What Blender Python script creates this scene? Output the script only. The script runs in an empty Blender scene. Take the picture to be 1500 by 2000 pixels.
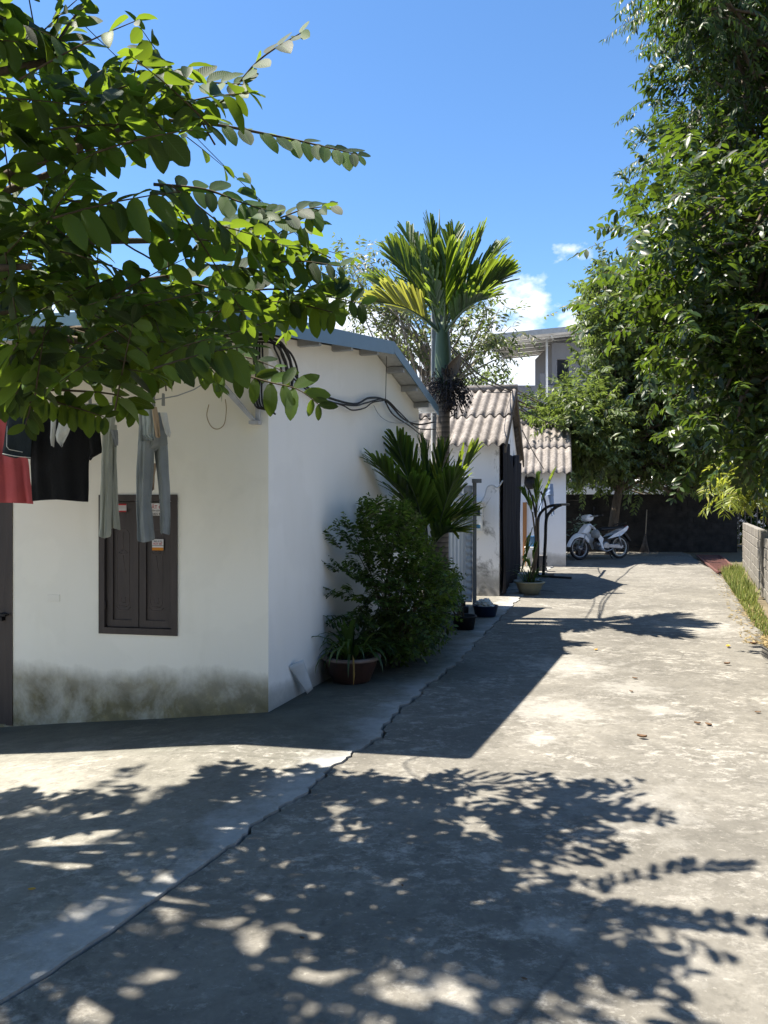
import bpy, bmesh, math, random
import numpy as np
from mathutils import Vector, Matrix
R = math.radians
scene = bpy.context.scene
col = scene.collection
rng = random.Random(7)

# ------------------------------------------------------------------ camera
CAMZ, F, CX, HY = 1.55, 1500.0, 750.0, 988.0
cd = bpy.data.cameras.new("camera"); cam = bpy.data.objects.new("camera", cd); col.objects.link(cam)
cam.location = (0, 0, CAMZ); cam.rotation_euler = (R(90), 0, 0)
cd.sensor_fit = 'VERTICAL'; cd.sensor_height = 36.0; cd.lens = 27.0
cd.shift_y = -(1000 - HY) / 2000.0
cd.clip_start = 0.05; cd.clip_end = 3000
scene.camera = cam

# ------------------------------------------------------------------ light
SUN = Vector((-0.55, 0.0, 1.0)).normalized()
sd = bpy.data.lights.new("sun", 'SUN'); sun = bpy.data.objects.new("sun", sd); col.objects.link(sun)
sd.energy = 5.0; sd.angle = R(0.55); sd.color = (1.0, 0.93, 0.82)
sun.rotation_euler = SUN.to_track_quat('Z', 'Y').to_euler()
sun.location = (-6, 0, 12)
world = bpy.data.worlds.new("World"); scene.world = world; world.use_nodes = True
wn = world.node_tree; wn.nodes.clear()
def wnode(t, **k):
    n = wn.nodes.new(t)
    for a, b in k.items(): setattr(n, a, b)
    return n
sky = wnode('ShaderNodeTexSky', sky_type='NISHITA', sun_disc=False)
sky.sun_elevation = math.asin(SUN.z); sky.sun_rotation = R(-90)
sky.altitude = 300; sky.air_density = 1.0; sky.dust_density = 0.3; sky.ozone_density = 4.0
wbg = wnode('ShaderNodeBackground'); wbg.inputs['Strength'].default_value = 0.082
wout = wnode('ShaderNodeOutputWorld')
tc = wnode('ShaderNodeTexCoord')
sep = wnode('ShaderNodeSeparateXYZ'); wn.links.new(tc.outputs['Generated'], sep.inputs[0])
wmap = wnode('ShaderNodeMapping'); wmap.inputs['Scale'].default_value = (1, 1, 1.7)
wmap.inputs['Location'].default_value = (0.37, 0.0, 0.0)
wn.links.new(tc.outputs['Generated'], wmap.inputs[0])
wno = wnode('ShaderNodeTexNoise'); wno.inputs['Scale'].default_value = 11; wno.inputs['Detail'].default_value = 8
wno.inputs['Roughness'].default_value = 0.55
wn.links.new(wmap.outputs[0], wno.inputs[0])
def wmath(op, a, b=None, clamp=False):
    n = wnode('ShaderNodeMath', operation=op, use_clamp=clamp)
    for i, v in enumerate((a, b)):
        if v is None: continue
        if isinstance(v, (int, float)): n.inputs[i].default_value = v
        else: wn.links.new(v, n.inputs[i])
    return n.outputs[0]
# low cumulus: noise minus a rising threshold with elevation (real clouds sit near the horizon)
thr = wmath('MULTIPLY_ADD', sep.outputs['Z'], 2.2); wn.nodes[-1].inputs[2].default_value = -0.05
def bank(cx, cy, cz, rad, amt):
    c_ = Vector((cx, cy, cz)).normalized()
    vd = wnode('ShaderNodeVectorMath', operation='DISTANCE'); vd.inputs[1].default_value = c_
    wn.links.new(tc.outputs['Generated'], vd.inputs[0])
    return wmath('MULTIPLY', wmath('SUBTRACT', 1.0, wmath('DIVIDE', vd.outputs['Value'], rad), True), amt)
thr = wmath('SUBTRACT', thr, bank(.268, 1, .215, .05, .30)); thr = wmath('SUBTRACT', thr, bank(.175, 1, .175, .06, .30)); thr = wmath('SUBTRACT', thr, bank(.03, 1, .17, .10, .2))
cl = wmath('SUBTRACT', wno.outputs['Fac'], thr)
cl = wmath('MULTIPLY', cl, 9.0, True)
up = wmath('GREATER_THAN', sep.outputs['Z'], 0.0)
cl = wmath('MULTIPLY', cl, up)
cl = wmath('MULTIPLY', cl, 0.93)
wmix = wnode('ShaderNodeMix', data_type='RGBA')
whs = wnode('ShaderNodeHueSaturation'); whs.inputs['Saturation'].default_value = 1.14
whs.inputs['Value'].default_value = 1.0
wn.links.new(sky.outputs[0], whs.inputs['Color'])
wn.links.new(cl, wmix.inputs[0]); wn.links.new(whs.outputs[0], wmix.inputs[6])
wmix.inputs[7].default_value = (5.0, 5.3, 5.8, 1)
wn.links.new(wmix.outputs[2], wbg.inputs[0]); wn.links.new(wbg.outputs[0], wout.inputs[0])
vs = scene.view_settings
vs.view_transform = 'Standard'; vs.look = 'None'; vs.exposure = 1.68; vs.gamma = 1.0; vs.use_curve_mapping = False
scene.cycles.max_bounces = 7; scene.cycles.diffuse_bounces = 3; scene.cycles.transmission_bounces = 6
scene.cycles.transparent_max_bounces = 8

# ------------------------------------------------------------------ helpers
def P(px, py, D):
    return Vector(((px - CX) / F * D, D, CAMZ - (py - HY) / F * D))
def V(*a): return Vector(a)
ROOT = {}
def tag(o, label=None, cat=None, group=None, kind=None):
    if label: o['label'] = label
    if cat: o['category'] = cat
    if group: o['group'] = group
    if kind: o['kind'] = kind
    return o
def empty(name, loc, label, cat, group=None):
    o = bpy.data.objects.new(name, None); o.empty_display_size = 0.2
    col.objects.link(o); o.location = loc; ROOT[o.name] = Vector(loc)
    return tag(o, label, cat, group)
def link_mesh(name, me, parent):
    o = bpy.data.objects.new(name, me); col.objects.link(o)
    if parent is not None:
        off = ROOT[parent.name]; o.parent = parent; ROOT[o.name] = off
    else:
        n = len(me.vertices); co = np.empty(n * 3); me.vertices.foreach_get('co', co); co = co.reshape(-1, 3)
        off = Vector(((co[:, 0].min() + co[:, 0].max()) / 2, (co[:, 1].min() + co[:, 1].max()) / 2, co[:, 2].min()))
        o.location = off; ROOT[o.name] = off.copy()
    if off.length > 0: me.transform(Matrix.Translation(-off))
    return o
class MB:
    def __init__(s): s.v = []; s.f = []; s.m = []; s.sm = []
    def face(s, idx, m=0, smooth=False):
        s.f.append(tuple(idx)); s.m.append(m); s.sm.append(smooth)
    def quad(s, a, b, c, d, m=0):
        n = len(s.v); s.v += [tuple(a), tuple(b), tuple(c), tuple(d)]; s.face((n, n+1, n+2, n+3), m)
    def poly(s, pts, m=0):
        n = len(s.v); s.v += [tuple(p) for p in pts]; s.face(range(n, n+len(pts)), m)
    def prism(s, pts, h, m=0):
        """pts polygon list of Vectors; extrude by vector h"""
        n = len(s.v); k = len(pts); h = Vector(h)
        s.v += [tuple(p) for p in pts] + [tuple(Vector(p) + h) for p in pts]
        s.face(list(range(n, n+k))[::-1], m); s.face(range(n+k, n+2*k), m)
        for i in range(k):
            j = (i+1) % k; s.face((n+i, n+j, n+k+j, n+k+i), m)
    def box(s, c, ux, uy, uz, m=0):
        """centre + half-extent vectors"""
        c = Vector(c); ux = Vector(ux); uy = Vector(uy); uz = Vector(uz)
        n = len(s.v)
        for sx, sy, sz in ((-1,-1,-1),(1,-1,-1),(1,1,-1),(-1,1,-1),(-1,-1,1),(1,-1,1),(1,1,1),(-1,1,1)):
            s.v.append(tuple(c + ux*sx + uy*sy + uz*sz))
        for q in ((0,3,2,1),(4,5,6,7),(0,1,5,4),(1,2,6,5),(2,3,7,6),(3,0,4,7)): s.face([n+i for i in q], m)
    def abox(s, x0, x1, y0, y1, z0, z1, m=0):
        s.box(((x0+x1)/2, (y0+y1)/2, (z0+z1)/2), ((x1-x0)/2,0,0), (0,(y1-y0)/2,0), (0,0,(z1-z0)/2), m)
    def tube(s, pts, rad, k=8, m=0, cap=True, squash=None):
        pts = [Vector(p) for p in pts]; n = len(pts)
        if not isinstance(rad, (list, tuple)): rad = [rad]*n
        base = len(s.v); ref = None
        for i, p in enumerate(pts):
            t = (pts[min(i+1, n-1)] - pts[max(i-1, 0)])
            t = t.normalized() if t.length > 1e-9 else V(0,0,1)
            if ref is None:
                ref = V(0,0,1) if abs(t.z) < .9 else V(1,0,0)
            a = (ref - t*ref.dot(t))
            a = a.normalized() if a.length > 1e-6 else t.orthogonal().normalized()
            ref = a; b = t.cross(a)
            for j in range(k):
                th = 2*math.pi*j/k
                s.v.append(tuple(p + (a*math.cos(th) + b*math.sin(th)*(squash or 1))*rad[i]))
        for i in range(n-1):
            for j in range(k):
                j2 = (j+1) % k
                s.face((base+i*k+j, base+i*k+j2, base+(i+1)*k+j2, base+(i+1)*k+j), m, True)
        if cap:
            s.face([base+j for j in range(k)][::-1], m); s.face([base+(n-1)*k+j for j in range(k)], m)
    def lathe(s, prof, seg=32, c=(0,0,0), m=0, jit=0):
        """prof list (r,z)"""
        base = len(s.v); n = len(prof)
        for r, z in prof:
            for j in range(seg):
                th = 2*math.pi*j/seg
                s.v.append((c[0]+r*math.cos(th), c[1]+r*math.sin(th), c[2]+z))
        for i in range(n-1):
            for j in range(seg):
                j2 = (j+1) % seg
                s.face((base+i*seg+j, base+i*seg+j2, base+(i+1)*seg+j2, base+(i+1)*seg+j), m, True)
    def grid(s, fn, nu, nv, m=0, smooth=True, mfn=None):
        base = len(s.v)
        for j in range(nv+1):
            for i in range(nu+1): s.v.append(tuple(fn(i/nu, j/nv)))
        for j in range(nv):
            for i in range(nu):
                a = base + j*(nu+1) + i
                s.face((a, a+1, a+nu+2, a+nu+1), mfn((i+.5)/nu, (j+.5)/nv) if mfn else m, smooth)
    def build(s, name, mats, parent=None, bevel=0, solid=0, subsurf=0):
        me = bpy.data.meshes.new(name); me.from_pydata(s.v, [], s.f)
        if not isinstance(mats, (list, tuple)): mats = [mats]
        for mm in mats: me.materials.append(mm)
        me.polygons.foreach_set('material_index', s.m); me.polygons.foreach_set('use_smooth', s.sm)
        me.update()
        o = link_mesh(name, me, parent)
        if solid:
            md = o.modifiers.new('solidify', 'SOLIDIFY'); md.thickness = solid; md.offset = 0
        if bevel:
            md = o.modifiers.new('bevel', 'BEVEL'); md.width = bevel; md.segments = 2; md.limit_method = 'ANGLE'; md.angle_limit = R(40)
        if subsurf:
            md = o.modifiers.new('sub', 'SUBSURF'); md.levels = subsurf; md.render_levels = subsurf
        return o

PROF = {
 'leaf': ((0,.06),(.1,.5),(.3,.93),(.55,1.0),(.78,.8),(.92,.42),(1,.05)),
 'small': ((0,.08),(.45,1.0),(.75,.75),(1,.06)),
 'tiny': ((0,.1),(.5,1.0),(1,.08)),
 'strip': ((0,.45),(.2,.9),(.5,1.0),(.8,.95),(1,.55)),
 'blade': ((0,.8),(.25,1.0),(.55,.85),(.8,.55),(1,.06)),
}
class Leaves:
    def __init__(s): s.d = []
    def add(s, base, d, n, L, W, droop=.1, fold=.12):
        s.d.append((base[0], base[1], base[2], d[0], d[1], d[2], n[0], n[1], n[2], L, W, droop, fold))
    def arrays(s, prof):
        A = np.array(s.d, dtype=np.float64); B = A[:, 0:3]; D = A[:, 3:6]; N = A[:, 6:9]
        L, W, dr, fo = A[:, 9], A[:, 10], A[:, 11], A[:, 12]
        D = D/np.linalg.norm(D, axis=1, keepdims=True)
        S = np.cross(D, N); sl = np.linalg.norm(S, axis=1, keepdims=True); S = S/np.maximum(sl, 1e-6); N = np.cross(S, D)
        st = PROF[prof]; k = len(st); out = np.empty((len(A), k, 3, 3))
        for i, (t, w) in enumerate(st):
            for j, sg in enumerate((-1, 0, 1)):
                out[:, i, j] = B + D*(t*L)[:, None] + S*(sg*W*.5*w)[:, None] + N*((fo*W*abs(sg)*w) - dr*L*t*t)[:, None]
        return out, k
    def build(s, name, mat, parent=None, prof='leaf', extra=None):
        out, k = s.arrays(prof); n = len(out)
        verts = out.reshape(-1, 3)
        q = []
        for i in range(k-1):
            for j in range(2): q.append((i*3+j, i*3+j+1, (i+1)*3+j+1, (i+1)*3+j))
        q = np.array(q); faces = (q[None] + (np.arange(n)*k*3)[:, None, None]).reshape(-1, 4)
        me = bpy.data.meshes.new(name)
        me.vertices.add(len(verts)); me.vertices.foreach_set('co', verts.ravel())
        me.loops.add(faces.size); me.loops.foreach_set('vertex_index', faces.ravel().astype(np.int32))
        me.polygons.add(len(faces))
        me.polygons.foreach_set('loop_start', np.arange(0, faces.size, 4, dtype=np.int32))
        me.polygons.foreach_set('loop_total', np.full(len(faces), 4, dtype=np.int32))
        me.polygons.foreach_set('use_smooth', np.ones(len(faces), dtype=bool))
        # leaf coordinates: u along, v across
        uv = me.uv_layers.new(name='leaf')
        st = PROF[prof]; tmpl = np.array([(st[i][0], .5*j) for i in range(k) for j in range(3)])
        vu = np.tile(tmpl, (n, 1)); uv.data.foreach_set('uv', vu[faces.ravel()].ravel())
        me.materials.append(mat); me.update(); me.validate()
        return link_mesh(name, me, parent)

def crown(lv, tw, name, leafm, parent, prof, twm=None):
    o = lv.build(name, leafm, parent, prof)
    if tw is not None and tw.v:
        me2 = bpy.data.meshes.new('tmp'); me2.from_pydata(tw.v, [], tw.f)
        me2.polygons.foreach_set('material_index', [1]*len(tw.f)); me2.polygons.foreach_set('use_smooth', [True]*len(tw.f))
        off = ROOT[o.name]; me2.transform(Matrix.Translation(-off))
        o.data.materials.append(twm or M['twig'])
        bm = bmesh.new(); bm.from_mesh(o.data); bm.from_mesh(me2); bm.to_mesh(o.data); bm.free(); bpy.data.meshes.remove(me2)
    return o
# ------------------------------------------------------------------ materials
class NT:
    def __init__(s, name):
        s.mat = bpy.data.materials.new(name); s.mat.use_nodes = True; s.t = s.mat.node_tree; s.t.nodes.clear()
        s.out = s.n('ShaderNodeOutputMaterial'); s.b = s.n('ShaderNodeBsdfPrincipled')
        s.t.links.new(s.b.outputs[0], s.out.inputs[0])
        s.tc = s.n('ShaderNodeTexCoord')
    def n(s, t, **k):
        x = s.t.nodes.new(t)
        for a, b in k.items(): setattr(x, a, b)
        return x
    def l(s, a, b): s.t.links.new(a, b)
    def setin(s, sock, v):
        if isinstance(v, (int, float)): sock.default_value = v
        elif isinstance(v, (tuple, list)): sock.default_value = tuple(v) + ((1,) if len(v) == 3 and sock.type == 'RGBA' else ())
        else: s.l(v, sock)
    def mapped(s, scale, loc=(0,0,0), rot=(0,0,0), src='Object'):
        m = s.n('ShaderNodeMapping'); m.inputs['Scale'].default_value = scale; m.inputs['Location'].default_value = loc
        m.inputs['Rotation'].default_value = rot
        s.l(s.tc.outputs[src], m.inputs[0]); return m.outputs[0]
    def noise(s, scale, detail=4, rough=.55, vec=None, dist=0):
        x = s.n('ShaderNodeTexNoise'); x.inputs['Scale'].default_value = scale; x.inputs['Detail'].default_value = detail
        x.inputs['Roughness'].default_value = rough; x.inputs['Distortion'].default_value = dist
        s.l(vec if vec is not None else s.tc.outputs['Object'], x.inputs['Vector']); return x.outputs['Fac']
    def ramp(s, fac, stops, interp='LINEAR'):
        x = s.n('ShaderNodeValToRGB'); x.color_ramp.interpolation = interp; e = x.color_ramp.elements
        while len(e) < len(stops): e.new(.5)
        for i, (p, c) in enumerate(stops):
            e[i].position = p; e[i].color = (c, c, c, 1) if isinstance(c, (int, float)) else tuple(c) + (1,)
        s.l(fac, x.inputs[0]); return x.outputs[0]
    def mix(s, fac, a, b, mode='MIX'):
        x = s.n('ShaderNodeMix', data_type='RGBA', blend_type=mode)
        s.setin(x.inputs[0], fac); s.setin(x.inputs[6], a); s.setin(x.inputs[7], b); return x.outputs[2]
    def math(s, op, a, b=0, clamp=False):
        x = s.n('ShaderNodeMath', operation=op, use_clamp=clamp); s.setin(x.inputs[0], a); s.setin(x.inputs[1], b); return x.outputs[0]
    def bump(s, h, strength=.3, dist=.02):
        x = s.n('ShaderNodeBump'); x.inputs['Strength'].default_value = strength; x.inputs['Distance'].default_value = dist
        s.l(h, x.inputs['Height']); s.l(x.outputs[0], s.b.inputs['Normal'])
    def base(s, c): s.setin(s.b.inputs['Base Color'], c)
    def rough(s, v): s.setin(s.b.inputs['Roughness'], v)
    def spec(s, v): s.b.inputs['Specular IOR Level'].default_value = v
    def pos(s):
        x = s.n('ShaderNodeSeparateXYZ'); s.l(s.tc.outputs['Object'], x.inputs[0]); return x.outputs
def simple(name, c1, c2=None, scale=6, rough=.7, bump=.0, spec=.3, metal=0, detail=5, stretch=(1,1,1), bscale=None):
    m = NT(name)
    vec = m.mapped(stretch)
    f = m.noise(scale, detail, .6, vec)
    c2 = c2 or tuple(x*.75 for x in c1)
    m.base(m.ramp(f, [(.3, c2), (.7, c1)])); m.rough(rough); m.spec(spec); m.b.inputs['Metallic'].default_value = metal
    if bump: m.bump(m.noise(bscale or scale*6, 5, .6, vec), bump, .01)
    return m.mat
def leaf_mat(name, c1, c2, trans, tw=.45, rough=.42, spec=.45, yellow=None, vein=True, dark=.55):
    """leaves: per-leaf tone, midrib, translucent"""
    m = NT(name)
    g = m.n('ShaderNodeNewGeometry')
    r = g.outputs['Random Per Island']
    c = m.ramp(r, [(0, tuple(x*dark for x in c2)), (.35, c2), (.8, c1), (1, yellow or c1)])
    t = m.ramp(r, [(0, tuple(x*.4 for x in trans)), (.55, trans), (1, tuple(min(1, x*1.15) for x in trans))])
    if vein:
        uvn = m.n('ShaderNodeSeparateXYZ'); m.l(m.tc.outputs['UV'], uvn.inputs[0])
        d = m.math('ABSOLUTE', m.math('SUBTRACT', uvn.outputs[1], .5))
        rib = m.ramp(d, [(0.0, 1.0), (.035, 0.0)])
        w = m.math('SINE', m.math('MULTIPLY', m.math('SUBTRACT', m.math('MULTIPLY', uvn.outputs[0], 1.0), m.math('MULTIPLY', d, .5)), 75))
        w = m.ramp(w, [(.75, 0.0), (1.0, .35)])
        rib = m.math('MAXIMUM', rib, w)
        c = m.mix(m.math('MULTIPLY', rib, .7), c, tuple(min(1, x*1.9+.02) for x in c1))
        t = m.mix(m.math('MULTIPLY', rib, .5), t, tuple(x*.6 for x in trans))
        m.bump(w, .45, .004)
    m.base(c); m.rough(rough); m.spec(spec)
    tb = m.n('ShaderNodeBsdfTranslucent'); m.setin(tb.inputs[0], t)
    mx = m.n('ShaderNodeMixShader'); mx.inputs[0].default_value = tw
    m.l(m.b.outputs[0], mx.inputs[1]); m.l(tb.outputs[0], mx.inputs[2]); m.l(mx.outputs[0], m.out.inputs[0])
    return m.mat

def concrete(name, dark, mid, light, fleck, edge=False, splats=()):
    m = NT(name)
    big = m.noise(.55, 5, .6); md = m.noise(2.6, 8, .68, dist=.4); fine = m.noise(38, 4, .7)
    c = m.ramp(big, [(.3, dark), (.5, mid), (.72, light)])
    c = m.mix(m.ramp(md, [(.35, .55), (.62, 0.0)]), c, tuple(x*.72 for x in dark))
    # pale plaster skin left in ragged patches
    pv = m.mapped((1.0, 1.35, 1))
    patch = m.noise(1.15, 3, .5, pv); rag = m.noise(9, 12, .78, pv, .25)
    pf = m.math('MULTIPLY', m.ramp(patch, [(.42, 0.15), (.6, 1.0)]), m.ramp(rag, [(.5, 0.0), (.62, 1.0)]))
    c = m.mix(m.math('MULTIPLY', pf, fleck), c, (.56, .53, .47))
    rag2 = m.noise(26, 6, .75, m.mapped((1, 1.2, 1), (5, 2, 0)), .5)
    c = m.mix(m.math('MULTIPLY', m.ramp(rag2, [(.58, 0.0), (.66, 1.0)]), .36), c, (.46,.435,.38))
    c = m.mix(m.ramp(m.noise(14, 6, .7, m.mapped((1,1,1),(9,4,2))), [(.3, .6), (.46, 0.0)]), c, tuple(x*.55 for x in dark))
    c = m.mix(m.ramp(fine, [(.25, .35), (.75, 0.0)]), c, tuple(x*.6 for x in dark))
    geo = m.n('ShaderNodeNewGeometry')
    wob = m.n('ShaderNodeTexNoise'); wob.inputs['Scale'].default_value = 7; wob.inputs['Detail'].default_value = 8; wob.inputs['Roughness'].default_value = .7
    m.l(geo.outputs['Position'], wob.inputs['Vector'])
    for sx, sy, rad, amt in splats:
        vd = m.n('ShaderNodeVectorMath', operation='DISTANCE'); vd.inputs[1].default_value = (sx, sy, 0); m.l(geo.outputs['Position'], vd.inputs[0])
        f = m.math('DIVIDE', vd.outputs['Value'], rad)
        f = m.math('ADD', f, m.math('MULTIPLY', m.math('SUBTRACT', wob.outputs['Fac'], .5), 3.6))
        c = m.mix(m.ramp(f, [(.3, amt*.62), (1.0, 0.0)]), c, m.mix(fine, (.34,.33,.295), (.52,.50,.455)))
    # hairline cracks
    vo = m.n('ShaderNodeTexVoronoi', feature='DISTANCE_TO_EDGE'); vo.inputs['Scale'].default_value = .42
    wv = m.n('ShaderNodeMix', data_type='RGBA'); wv.inputs[0].default_value = .06
    m.l(m.tc.outputs['Object'], wv.inputs[6])
    nn = m.n('ShaderNodeTexNoise'); nn.inputs['Scale'].default_value = 3; nn.inputs['Detail'].default_value = 6
    m.l(m.tc.outputs['Object'], nn.inputs[0]); m.l(nn.outputs['Color'], wv.inputs[7]); m.l(wv.outputs[2], vo.inputs['Vector'])
    c = m.mix(m.math('MULTIPLY', m.ramp(vo.outputs['Distance'], [(0, .6), (.005, 0.0)]), m.ramp(patch, [(.5, 0.0), (.56, .8)])), c, tuple(x*.4 for x in dark))
    if edge:
        at = m.n('ShaderNodeAttribute'); at.attribute_name = 'edge'
        e = m.math('ADD', at.outputs['Fac'], m.math('MULTIPLY', m.math('SUBTRACT', m.noise(2.6, 9, .7), .5), 1.3))
        c = m.mix(m.ramp(e, [(-.05 if False else 0.0, .75), (.3, 0.0)]), c, m.mix(rag, (.26,.265,.265), (.46,.455,.435)))
        da = m.n('ShaderNodeAttribute'); da.attribute_name = 'damp_shade'  # mossy damp by the walls, with wall and bush shade painted in
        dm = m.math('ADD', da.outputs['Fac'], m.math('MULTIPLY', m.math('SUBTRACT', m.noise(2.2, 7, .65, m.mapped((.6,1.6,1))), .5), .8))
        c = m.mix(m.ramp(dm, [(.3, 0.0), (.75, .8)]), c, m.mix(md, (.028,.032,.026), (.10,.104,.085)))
    m.base(c); m.rough(.9); m.spec(.25)
    h = m.math('ADD', m.math('MULTIPLY', fine, .5), m.math('ADD', m.math('MULTIPLY', rag, .6), m.math('MULTIPLY', pf, .5)))
    m.bump(h, .38, .012)
    return m.mat
M = {}
M['lane'] = concrete('lane_concrete', (.118,.110,.094), (.185,.173,.148), (.235,.22,.186), .55, splats=[((px-CX)/F*CAMZ*F/(py-HY), CAMZ*F/(py-HY), r_, a_) for px, py, r_, a_ in
    ((1057,1442,.17,.65),(1290,1388,.22,.5),(1110,1300,.6,.5),(1080,1385,.5,.5),(1235,1345,.35,.45),(1075,1810,.12,.6),(1200,1570,.5,.35),(1340,1890,.15,.25),(900,1950,.2,.3),(1360,1225,.7,.5))])
M['slab'] = concrete('slab_concrete', (.135,.128,.108), (.225,.215,.182), (.33,.315,.268), .6, edge=True)
M['soil'] = simple('soil', (.17,.14,.09), (.08,.065,.04), 5, .95, .6)

def plaster(name, col_, stain=None, z0=.5, strength=.8, mold=0, moldcol=(.03,.032,.028), vary=.08, streak_=.4):
    m = NT(name)
    big = m.noise(.8, 4, .5); st = m.noise(3.2, 6, .6, m.mapped((1.2, 1.2, .22)))
    c = m.mix(m.ramp(big, [(.3, 0.0), (.75, vary*4)]), col_, tuple(x*.80 for x in col_))
    rp_ = m.noise(.75, 9, .55, m.mapped((1,1,1),(6,1,3)), .3)
    c = m.mix(m.ramp(rp_, [(.52, 0.0), (.545, .16)]), c, tuple(x*.82 for x in col_))
    c = m.mix(m.ramp(st, [(.5, 0.0), (.8, streak_)]), c, (col_[0]*.66, col_[1]*.65, col_[2]*.55))
    if stain:
        z = m.pos()[2]
        n1 = m.noise(1.7, 7, .62, m.mapped((1, 1, .9))); n2 = m.noise(8, 8, .7, m.mapped((1, 1, .4)))
        f = m.math('ADD', z, m.math('MULTIPLY', m.math('SUBTRACT', n1, .5), z0*.9))
        f = m.math('ADD', f, m.math('MULTIPLY', m.math('SUBTRACT', n2, .5), z0*.35))
        band = m.ramp(m.math('DIVIDE', f, z0, True), [(.0, strength), (.55, strength*.8), (.82, .3), (1.0, 0.0)])
        streak = m.noise(2.6, 8, .68, m.mapped((1, 1, .9), (4, 3, 1)), .3)
        band = m.math('MULTIPLY', band, m.ramp(streak, [(.32, .6), (.52, 1.0)]))
        tone = m.ramp(m.noise(5, 8, .7), [(.3, tuple(x*.5 for x in stain)), (.55, stain), (.8, tuple(min(1, x*2.1) for x in stain))])
        c = m.mix(band, c, tone)
    if mold:
        mo = m.noise(2.4, 8, .7, m.mapped((1, 1, .8), (3.3, 1.2, 2)), .5)
        c = m.mix(m.ramp(mo, [(.55, 0.0), (.66, mold)]), c, moldcol)
    m.base(c); m.rough(.88); m.spec(.2)
    m.bump(m.math('ADD', m.noise(3, 4, .5), m.math('MULTIPLY', m.noise(60, 4, .6), .25)), .22, .02)
    return m.mat
M['wall_front'] = plaster('front_plaster', (.90,.88,.77), (.17,.145,.065), .30, .95, vary=.03, streak_=.18)
M['wall_side'] = plaster('side_plaster', (.90,.90,.87), (.20,.20,.17), .2, .7, vary=.07, streak_=.12)
M['wall_2'] = plaster('old_white_plaster', (.80,.80,.80), (.07,.065,.05), .5, .8, mold=.75)
M['wall_3'] = plaster('pale_plaster', (.82,.83,.86), (.15,.15,.14), .35, .7)
M['grey_wall'] = plaster('grey_render', (.145,.15,.165), vary=.12)
M['blue_metal'] = simple('blue_roof_paint', (.14,.25,.37), (.12,.22,.32), 3, .45, 0, .4)
M['soffit'] = simple('soffit_sheet', (.55,.56,.57), (.40,.41,.42), 14, .6, .1)
M['galv'] = simple('galvanised_steel', (.42,.43,.44), (.30,.31,.32), 9, .5, 0, .5, .35)
M['steel_grey'] = simple('painted_grey_steel', (.33,.35,.36), (.25,.26,.27), 7, .5)
M['sheet'] = simple('pale_sheet_metal', (.66,.69,.71), (.52,.55,.57), 2.2, .45, 0, .4, 0, 5, (1,1,.3))
M['brown_wood'] = simple('dark_brown_paint', (.055,.042,.036), (.030,.023,.020), 5, .55, .2, .4, 0, 6, (3,3,.4))
M['groove'] = simple('worn_groove', (.14,.115,.10), (.08,.065,.06), 20, .6)
M['black'] = simple('black_rubber', (.016,.016,.017), (.010,.010,.011), 20, .55)
M['white_plastic'] = simple('white_plastic', (.74,.74,.70), (.62,.62,.57), 5, .4)
M['asbestos'] = None
def asbestos(name, a, b):
    m = NT(name); n1 = m.noise(1.6, 5, .6); n2 = m.noise(14, 7, .7, m.mapped((1,1,1),(2,5,1)))
    c = m.ramp(n1, [(.3, b), (.7, a)])
    c = m.mix(m.ramp(n2, [(.42, .55), (.58, 0.0)]), c, tuple(x*.5 for x in b))
    c = m.mix(m.ramp(m.noise(5, 6, .7, m.mapped((1,1,1),(7,7,7))), [(.6, 0.0), (.72, .5)]), c, (.55,.51,.48))
    m.base(c); m.rough(.95); m.spec(.15); m.bump(n2, .3, .008); return m.mat
M['asbestos'] = asbestos('weathered_fibre_cement', (.27,.245,.225), (.15,.135,.122))
M['net'] = simple('black_shade_net', (.035,.035,.04), (.02,.02,.024), 5, .9, .15, .1, 0, 5, (6,6,.4))
M['pole'] = simple('pole_concrete', (.21,.215,.215), (.14,.145,.145), 6, .9, .3)
def block(name):
    m = NT(name)
    c = m.mix(m.noise(3, 6, .65), (.11,.10,.088), (.30,.28,.245))
    c = m.mix(m.ramp(m.noise(6, 8, .7, m.mapped((1,1,.3))), [(.5, 0.0), (.66, .75)]), c, (.055,.055,.05))
    c = m.mix(m.ramp(m.noise(16, 5, .7, m.mapped((1,1,1),(1,7,3))), [(.66, 0.0), (.74, .7)]), c, (.5,.48,.44))
    m.base(c); m.rough(.95); m.spec(.15); m.bump(m.noise(30, 6, .7), .5, .015); return m.mat
M['block'] = block('cement_block')
M['mortar'] = simple('mortar', (.17,.165,.15), (.08,.078,.07), 12, .95, .4)
M['oldblock'] = simple('dark_block', (.034,.032,.03), (.010,.010,.010), 4, .95, .5)  # near-black block, mottled at random
M['bark'] = simple('grey_bark', (.16,.13,.10), (.07,.055,.042), 14, .95, .6, .2, 0, 6, (1,1,.3))
M['twig'] = simple('twig_bark', (.10,.075,.045), (.05,.04,.025), 20, .9)
M['palebark'] = simple('pale_bark', (.30,.27,.235), (.16,.14,.12), 10, .95, .5, .2, 0, 6, (1,1,.4))
M['guava'] = leaf_mat('broad_leaf', (.032,.066,.015), (.016,.037,.011), (.27,.40,.026), .34, .55, .22, (.05,.10,.02))
M['gloss'] = leaf_mat('glossy_leaf', (.036,.066,.015), (.014,.030,.009), (.17,.27,.02), .28, .38, .34, (.10,.13,.02), vein=False)
M['pinnate'] = leaf_mat('pinnate_leaf', (.032,.060,.013), (.013,.028,.008), (.15,.25,.02), .28, .42, .3, None, vein=False)
M['bamboo'] = leaf_mat('fine_leaf', (.085,.12,.036), (.036,.058,.02), (.26,.36,.06), .32, .45, .38, (.10,.115,.042), vein=False)
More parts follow.
